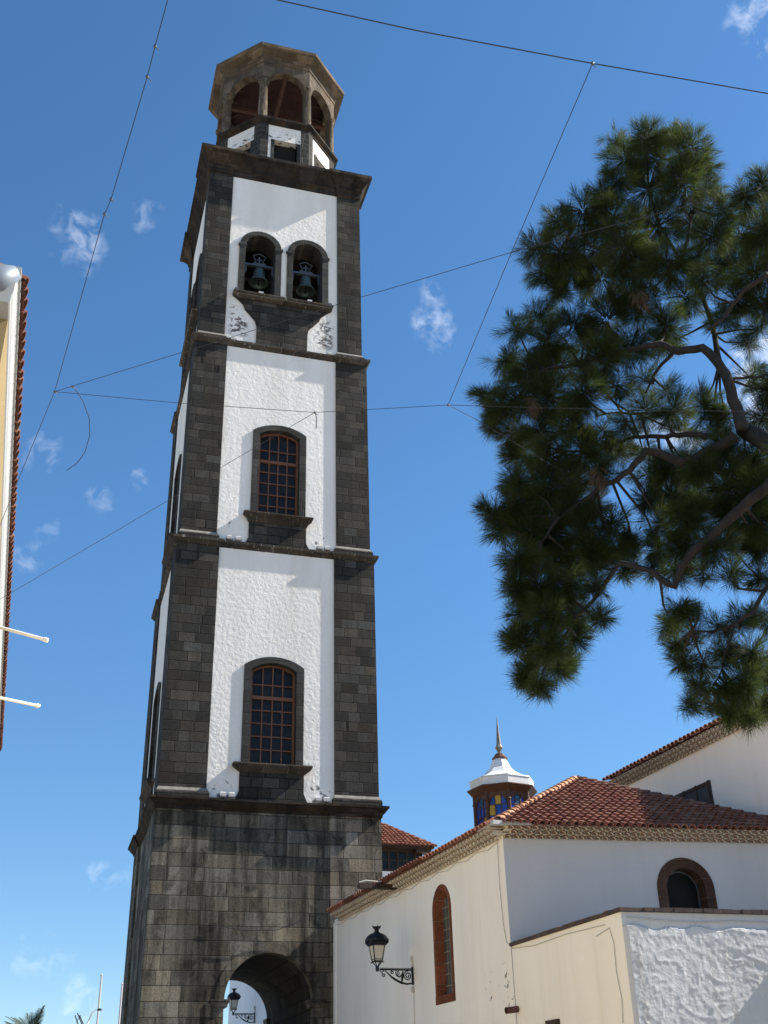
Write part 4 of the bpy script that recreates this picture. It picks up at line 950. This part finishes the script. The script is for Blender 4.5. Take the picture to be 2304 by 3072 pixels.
blobs = [ # photo x, y, radius, fullness (1659 px wide photo)
 (1330,305,34,.8),(1395,300,50,.9),(1350,345,55,1),(1420,345,70,1),(1490,320,55,1),(1465,295,26,.8),(1515,350,45,1),(1480,400,60,1),(1400,410,70,1),(1330,390,45,.9),(1300,420,40,.9),(1525,410,40,.9),
 (1205,475,45,1),(1260,455,55,1),(1320,470,65,1),(1160,535,42,1),(1215,545,60,1),(1280,540,60,1),(1350,530,70,1),(1420,490,70,1),(1490,480,55,1),(1175,585,45,1),(1235,600,55,1),(1300,600,60,1),(1370,590,65,1),(1440,570,60,1),(1500,560,45,.8),
 (1200,625,40,.8),(1645,395,40,.9),(1610,430,45,.9),(1565,455,45,.9),(1540,510,50,.9),(1600,510,60,1),(1655,500,55,1),(1570,570,55,1),(1630,590,60,1),(1655,660,50,.9),(1590,650,55,.8),(1520,610,45,.7),(1480,640,50,.8),(1560,690,40,.6),(1640,710,40,.6),(1610,740,30,.5),
 (1115,710,42,.8),(1160,680,40,.8),(1180,740,60,1),(1240,700,55,1),(1310,690,65,1),(1380,660,60,1),(1440,700,55,.9),(1095,780,42,1),(1140,800,60,1),(1210,790,65,1),(1290,770,65,1),(1360,750,55,1),(1430,745,45,.8),
 (1052,850,36,.9),(1075,880,42,.8),(1120,865,58,1),(1190,860,65,1),(1260,850,60,1),(1330,830,45,.7),(1390,820,40,.4),(1440,840,30,.35),(1060,915,32,.8),(1105,935,50,1),(1170,930,60,1),(1240,925,50,.9),(1305,930,45,.5),(1350,910,38,.6),(1395,885,50,.7),(1455,885,50,.8),(1520,875,48,.9),(1570,900,45,.7),(1480,930,40,.5),(1550,935,35,.6),
 (1660,840,45,.9),(1620,815,35,.6),(1650,900,45,.8),
 (1130,990,50,1),(1190,990,60,1),(1260,975,55,1),(1330,975,45,.8),(1390,975,35,.5),(1120,1040,45,.9),(1180,1050,60,1),(1245,1035,55,1),(1300,1025,40,.9),(1065,1105,40,.9),(1110,1090,50,1),(1170,1105,60,1),(1235,1095,50,1),(1285,1090,40,.8),(1085,1140,40,.9),(1140,1150,50,1),(1200,1155,60,1),(1265,1140,50,1),(1320,1130,40,.7),(1350,1160,40,.8),(1370,1190,35,.7),(1310,1185,45,.9),(1345,1225,40,.8),(1280,1200,50,1),
 (1120,1205,45,1),(1175,1210,55,1),(1235,1215,55,1),(1115,1265,42,1),(1165,1270,55,1),(1225,1270,50,1),(1285,1260,35,.8),(1125,1325,45,1),(1180,1330,55,1),(1240,1330,45,1),(1295,1330,28,.7),(1130,1385,45,1),(1185,1390,50,1),(1245,1375,35,.9),(1150,1440,42,1),(1200,1440,40,.9),(1130,1465,25,.8),(1165,1480,28,.9),(1230,1425,25,.7),
 (1400,1025,45,.8),(1450,1010,50,1),(1510,1000,55,1),(1570,980,55,1),(1630,990,55,1),(1400,1080,40,.8),(1450,1070,55,1),(1510,1060,60,1),(1580,1050,60,1),(1645,1050,55,1),(1430,1130,45,.8),(1490,1120,55,1),(1560,1120,55,1),(1630,1120,55,1),(1425,1185,42,.8),(1480,1180,50,.9),(1545,1180,50,.8),(1610,1185,50,.8),(1655,1180,45,.8),(1410,1225,35,.7),(1465,1235,38,.8),(1520,1235,35,.6),(1580,1240,35,.6),(1640,1250,40,.7),
 (1470,1315,38,.8),(1450,1345,30,.9),(1510,1330,30,.4),(1460,1390,35,.9),(1500,1380,30,.5),(1555,1350,35,.5),(1600,1340,40,.6),(1650,1330,40,.6),(1475,1430,30,.8),(1520,1430,35,.5),(1570,1410,42,.8),(1625,1410,45,.8),(1655,1450,40,.9),(1510,1480,28,.7),(1560,1480,38,.7),(1610,1480,45,.9),(1640,1520,45,1),(1590,1525,40,.9),(1540,1520,28,.6),(1495,1520,20,.6),(1575,1545,24,.5),(1620,1548,24,.5),
 (1720,450,80,.7),(1720,620,80,.7),(1720,780,70,.6),(1730,1000,80,.7),(1730,1150,80,.7),(1730,1350,70,.6),(1800,700,90,.6),(1800,1050,90,.6)]
verts = []; tw = MB(); pxm = 1.38879 / FPX
def dead(p): return None
lp = [(p, r) for p, r in limb_pts]
LPA = np.array([tuple(p) for p, r in lp])
def add_tuft(c, d, L, n, out):
    d = d.normalized(); a = d.orthogonal().normalized(); bb = d.cross(a)
    bend = Vector((rnd.uniform(-.3, .3), rnd.uniform(-.3, .3), rnd.uniform(-.35, .1)))
    for _ in range(n):
        th = rnd.uniform(0, 2 * math.pi); f = rnd.random() ** 1.3                      # 0 tip .. 1 back along the twig
        ph = R(8 + 50 * f + rnd.uniform(-8, 16))
        v = d * math.cos(ph) + (a * math.cos(th) + bb * math.sin(th)) * math.sin(ph)
        v = (v + bend * .5 + Vector((0, 0, -.12))).normalized(); l = L * rnd.uniform(.6, 1.1); s = c - d * (f * .20)
        side = v.cross(Vector((rnd.uniform(-1, 1), rnd.uniform(-1, 1), rnd.uniform(-1, 1))))
        if side.length < 1e-4: continue
        side = side.normalized() * .0021
        m = s + v * (l * .55); m.z -= .004; e = s + v * l; e.z -= .03 * rnd.uniform(.2, 1.2)
        out.append((s, m + side, e, m - side))
quads = []
for (bx, by, br, full) in blobs:
    dist = 13.3 + rnd.uniform(-.65, .8); c0 = at(bx, by, dist); D3 = (c0 - CAM).length; rm = br * pxm * D3
    c = rel(c0)
    j = int(np.argmin(((LPA - np.array(tuple(c))) ** 2).sum(1))); q = lp[j][0]
    tw.tube([q, q.lerp(c, .5) + Vector((rnd.uniform(-.1, .1), rnd.uniform(-.1, .1), -.06)), c], [.022, .014, .008], 5)
    n = int(33 * full * max(.5, (br / 50) ** 1.6))
    for _ in range(n):
        v = Vector((rnd.gauss(0, 1), rnd.gauss(0, 1), rnd.gauss(0, 1))).normalized()
        v2 = v * (rnd.uniform(.30, 1.0) ** .6); p = c + v2 * max(.06, rm - .07)
        d = (v * .8 + Vector((0, 0, .35)) + Vector((rnd.uniform(-.4, .4), rnd.uniform(-.4, .4), rnd.uniform(-.4, .4))))
        tw.tube([c.lerp(p, .15), p - d.normalized() * .05], [.008, .006], 4)
        add_tuft(p, d, .27 * rnd.uniform(.75, 1.15), rnd.randint(75, 125), quads)
wood_mb.build('limb', bark, pine, True)
tw.build('twigs', bark, pine)
def quad_mesh(name, quads, mat, parent):
    n = len(quads); V = np.array([tuple(p) for q in quads for p in q], dtype=np.float32)
    me = bpy.data.meshes.new(name); me.vertices.add(4 * n); me.vertices.foreach_set('co', V.ravel())
    me.loops.add(4 * n); me.loops.foreach_set('vertex_index', np.arange(4 * n, dtype=np.int32))
    me.polygons.add(n); me.polygons.foreach_set('loop_start', np.arange(0, 4 * n, 4, dtype=np.int32)); me.polygons.foreach_set('loop_total', np.full(n, 4, dtype=np.int32))
    me.materials.append(mat); me.update(calc_edges=True); me.validate()
    o = bpy.data.objects.new(name, me); COL.objects.link(o); o.parent = parent; return o
print('needles', len(quads))
quad_mesh('crown', quads, needle, pine)
dq = []
for (x_, y_) in ((1381, 640), (1290, 1035), (1160, 880)):
    for _ in range(3): add_tuft(rel(at(x_ + rnd.uniform(-14, 14), y_ + rnd.uniform(-14, 14), 12.75)), Vector((rnd.uniform(-.3, .3), rnd.uniform(-.3, .3), -1)), .22, 60, dq)
quad_mesh('dead_needles', dq, simple('dead_needle', (.11, .065, .038), .8, var=.3), pine)

# ------------------------------------------------------------------ far things by the harbour
def mast(loc, ztop, label, r):
    t = thing('flag_mast', label, 'mast', (loc.x, loc.y, 0), group='slender masts far behind the tower')
    mb = MB(); mb.tube([(0, 0, 0), (0, 0, ztop)], [r * 1.3, r], 8); mb.build('pole', M['steel_grey_light'], t)
    mb = MB(); mb.lathe([(r, ztop), (r * 1.5, ztop + r), (0, ztop + r * 3)], 8); mb.build('mast_head', M['steel_grey_light'], t)
M['steel_grey_light'] = simple('steel_grey_light', (.42, .40, .40), .6)
p = at(219.5, 2109, 90); mast(p, p.z, 'slender grey mast standing free left of the tower', .065)
p = at(264, 2128, 90); mast(p, p.z, 'slender grey mast close beside the tower edge', .065)
p = at(208, 2181, 80)
t = thing('street_light', 'curved street light beside the free standing mast', 'street light', (p.x, p.y, 0))
mb = MB(); mb.tube([(-.7, 0, 0), (-.65, 0, p.z - 2.0), (-.5, 0, p.z - .9), (-.25, 0, p.z - .2), (.0, 0, p.z)], .05, 8); mb.build('pole', M['white_metal'], t)
mb = MB(); mb.lathe([(.02, p.z + .08), (.15, p.z + .04), (.16, p.z - .05), (.06, p.z - .07)], 10, c=(.2, 0)); mb.build('lamp_head', M['iron'], t)
p = at(167, 2193, 200)
t = thing('crane', 'dark crane jib tip rising low on the horizon', 'crane', (p.x, p.y, 0))
mb = MB(); tip = Vector((0, 0, p.z)); foot = Vector((6, 0, p.z - 12))
for o_ in ((.5, 0, 0), (-.5, 0, 0), (0, .6, .5)): mb.tube([tip + Vector(o_) * .7, foot + Vector(o_) * 1.8], .09, 5)
for k in range(9): mb.tube([tip.lerp(foot, k / 9) + Vector((.5, 0, 0)), tip.lerp(foot, (k + .8) / 9) + Vector((-.6, 0, 0))], .06, 4)
mb.tube([foot, foot + Vector((2, 0, -2)), Vector((8, 0, 0))], [.9, 1.0, 1.0], 6); mb.build('jib', M['iron'], t)
p = at(64, 2247, 85)
palm = thing('palm_tree', 'top of a distant palm tree low at the left corner', 'palm tree', (p.x, p.y, 0))
mb = MB(); mb.tube([(0, 0, 0), (.1, 0, p.z * .5), (0, 0, p.z)], [.32, .26, .30], 10); mb.build('trunk', bark, palm)
pg = simple('palm_green', (.05, .06, .025), .6, var=.3)
for k in range(26):
    a = R(k * 137.5); el = R(18 + 62 * ((k * .618) % 1)); L = rnd.uniform(1.9, 2.5); mb = MB()
    prev = None; D = Vector((math.cos(a) * math.cos(el), math.sin(a) * math.cos(el), math.sin(el))); sd = D.cross(Vector((0, 0, 1))).normalized()
    P_ = Vector((0, 0, p.z)); spine = []
    for j in range(11):
        spine.append(P_.copy()); P_ = P_ + D * (L / 10); D = (D + Vector((0, 0, -.075))).normalized()
    mb.tube(spine, [.035] * 5 + [.02] * 6, 4)
    for j in range(1, 11):
        for s in (-1, 1):
            l = .55 * math.sin(math.pi * min(1, (j + 1) / 11.5)) + .12; dv = (spine[j] - spine[j - 1]).normalized()
            for q in (0, .5):
                b0 = spine[j - 1].lerp(spine[j], q); tipp = b0 + (sd * s * .75 + dv * .6 + Vector((0, 0, -.10))).normalized() * l
                mb.face([b0 - dv * .03, tipp, b0 + dv * .05])
    mb.build('frond', pg, palm)
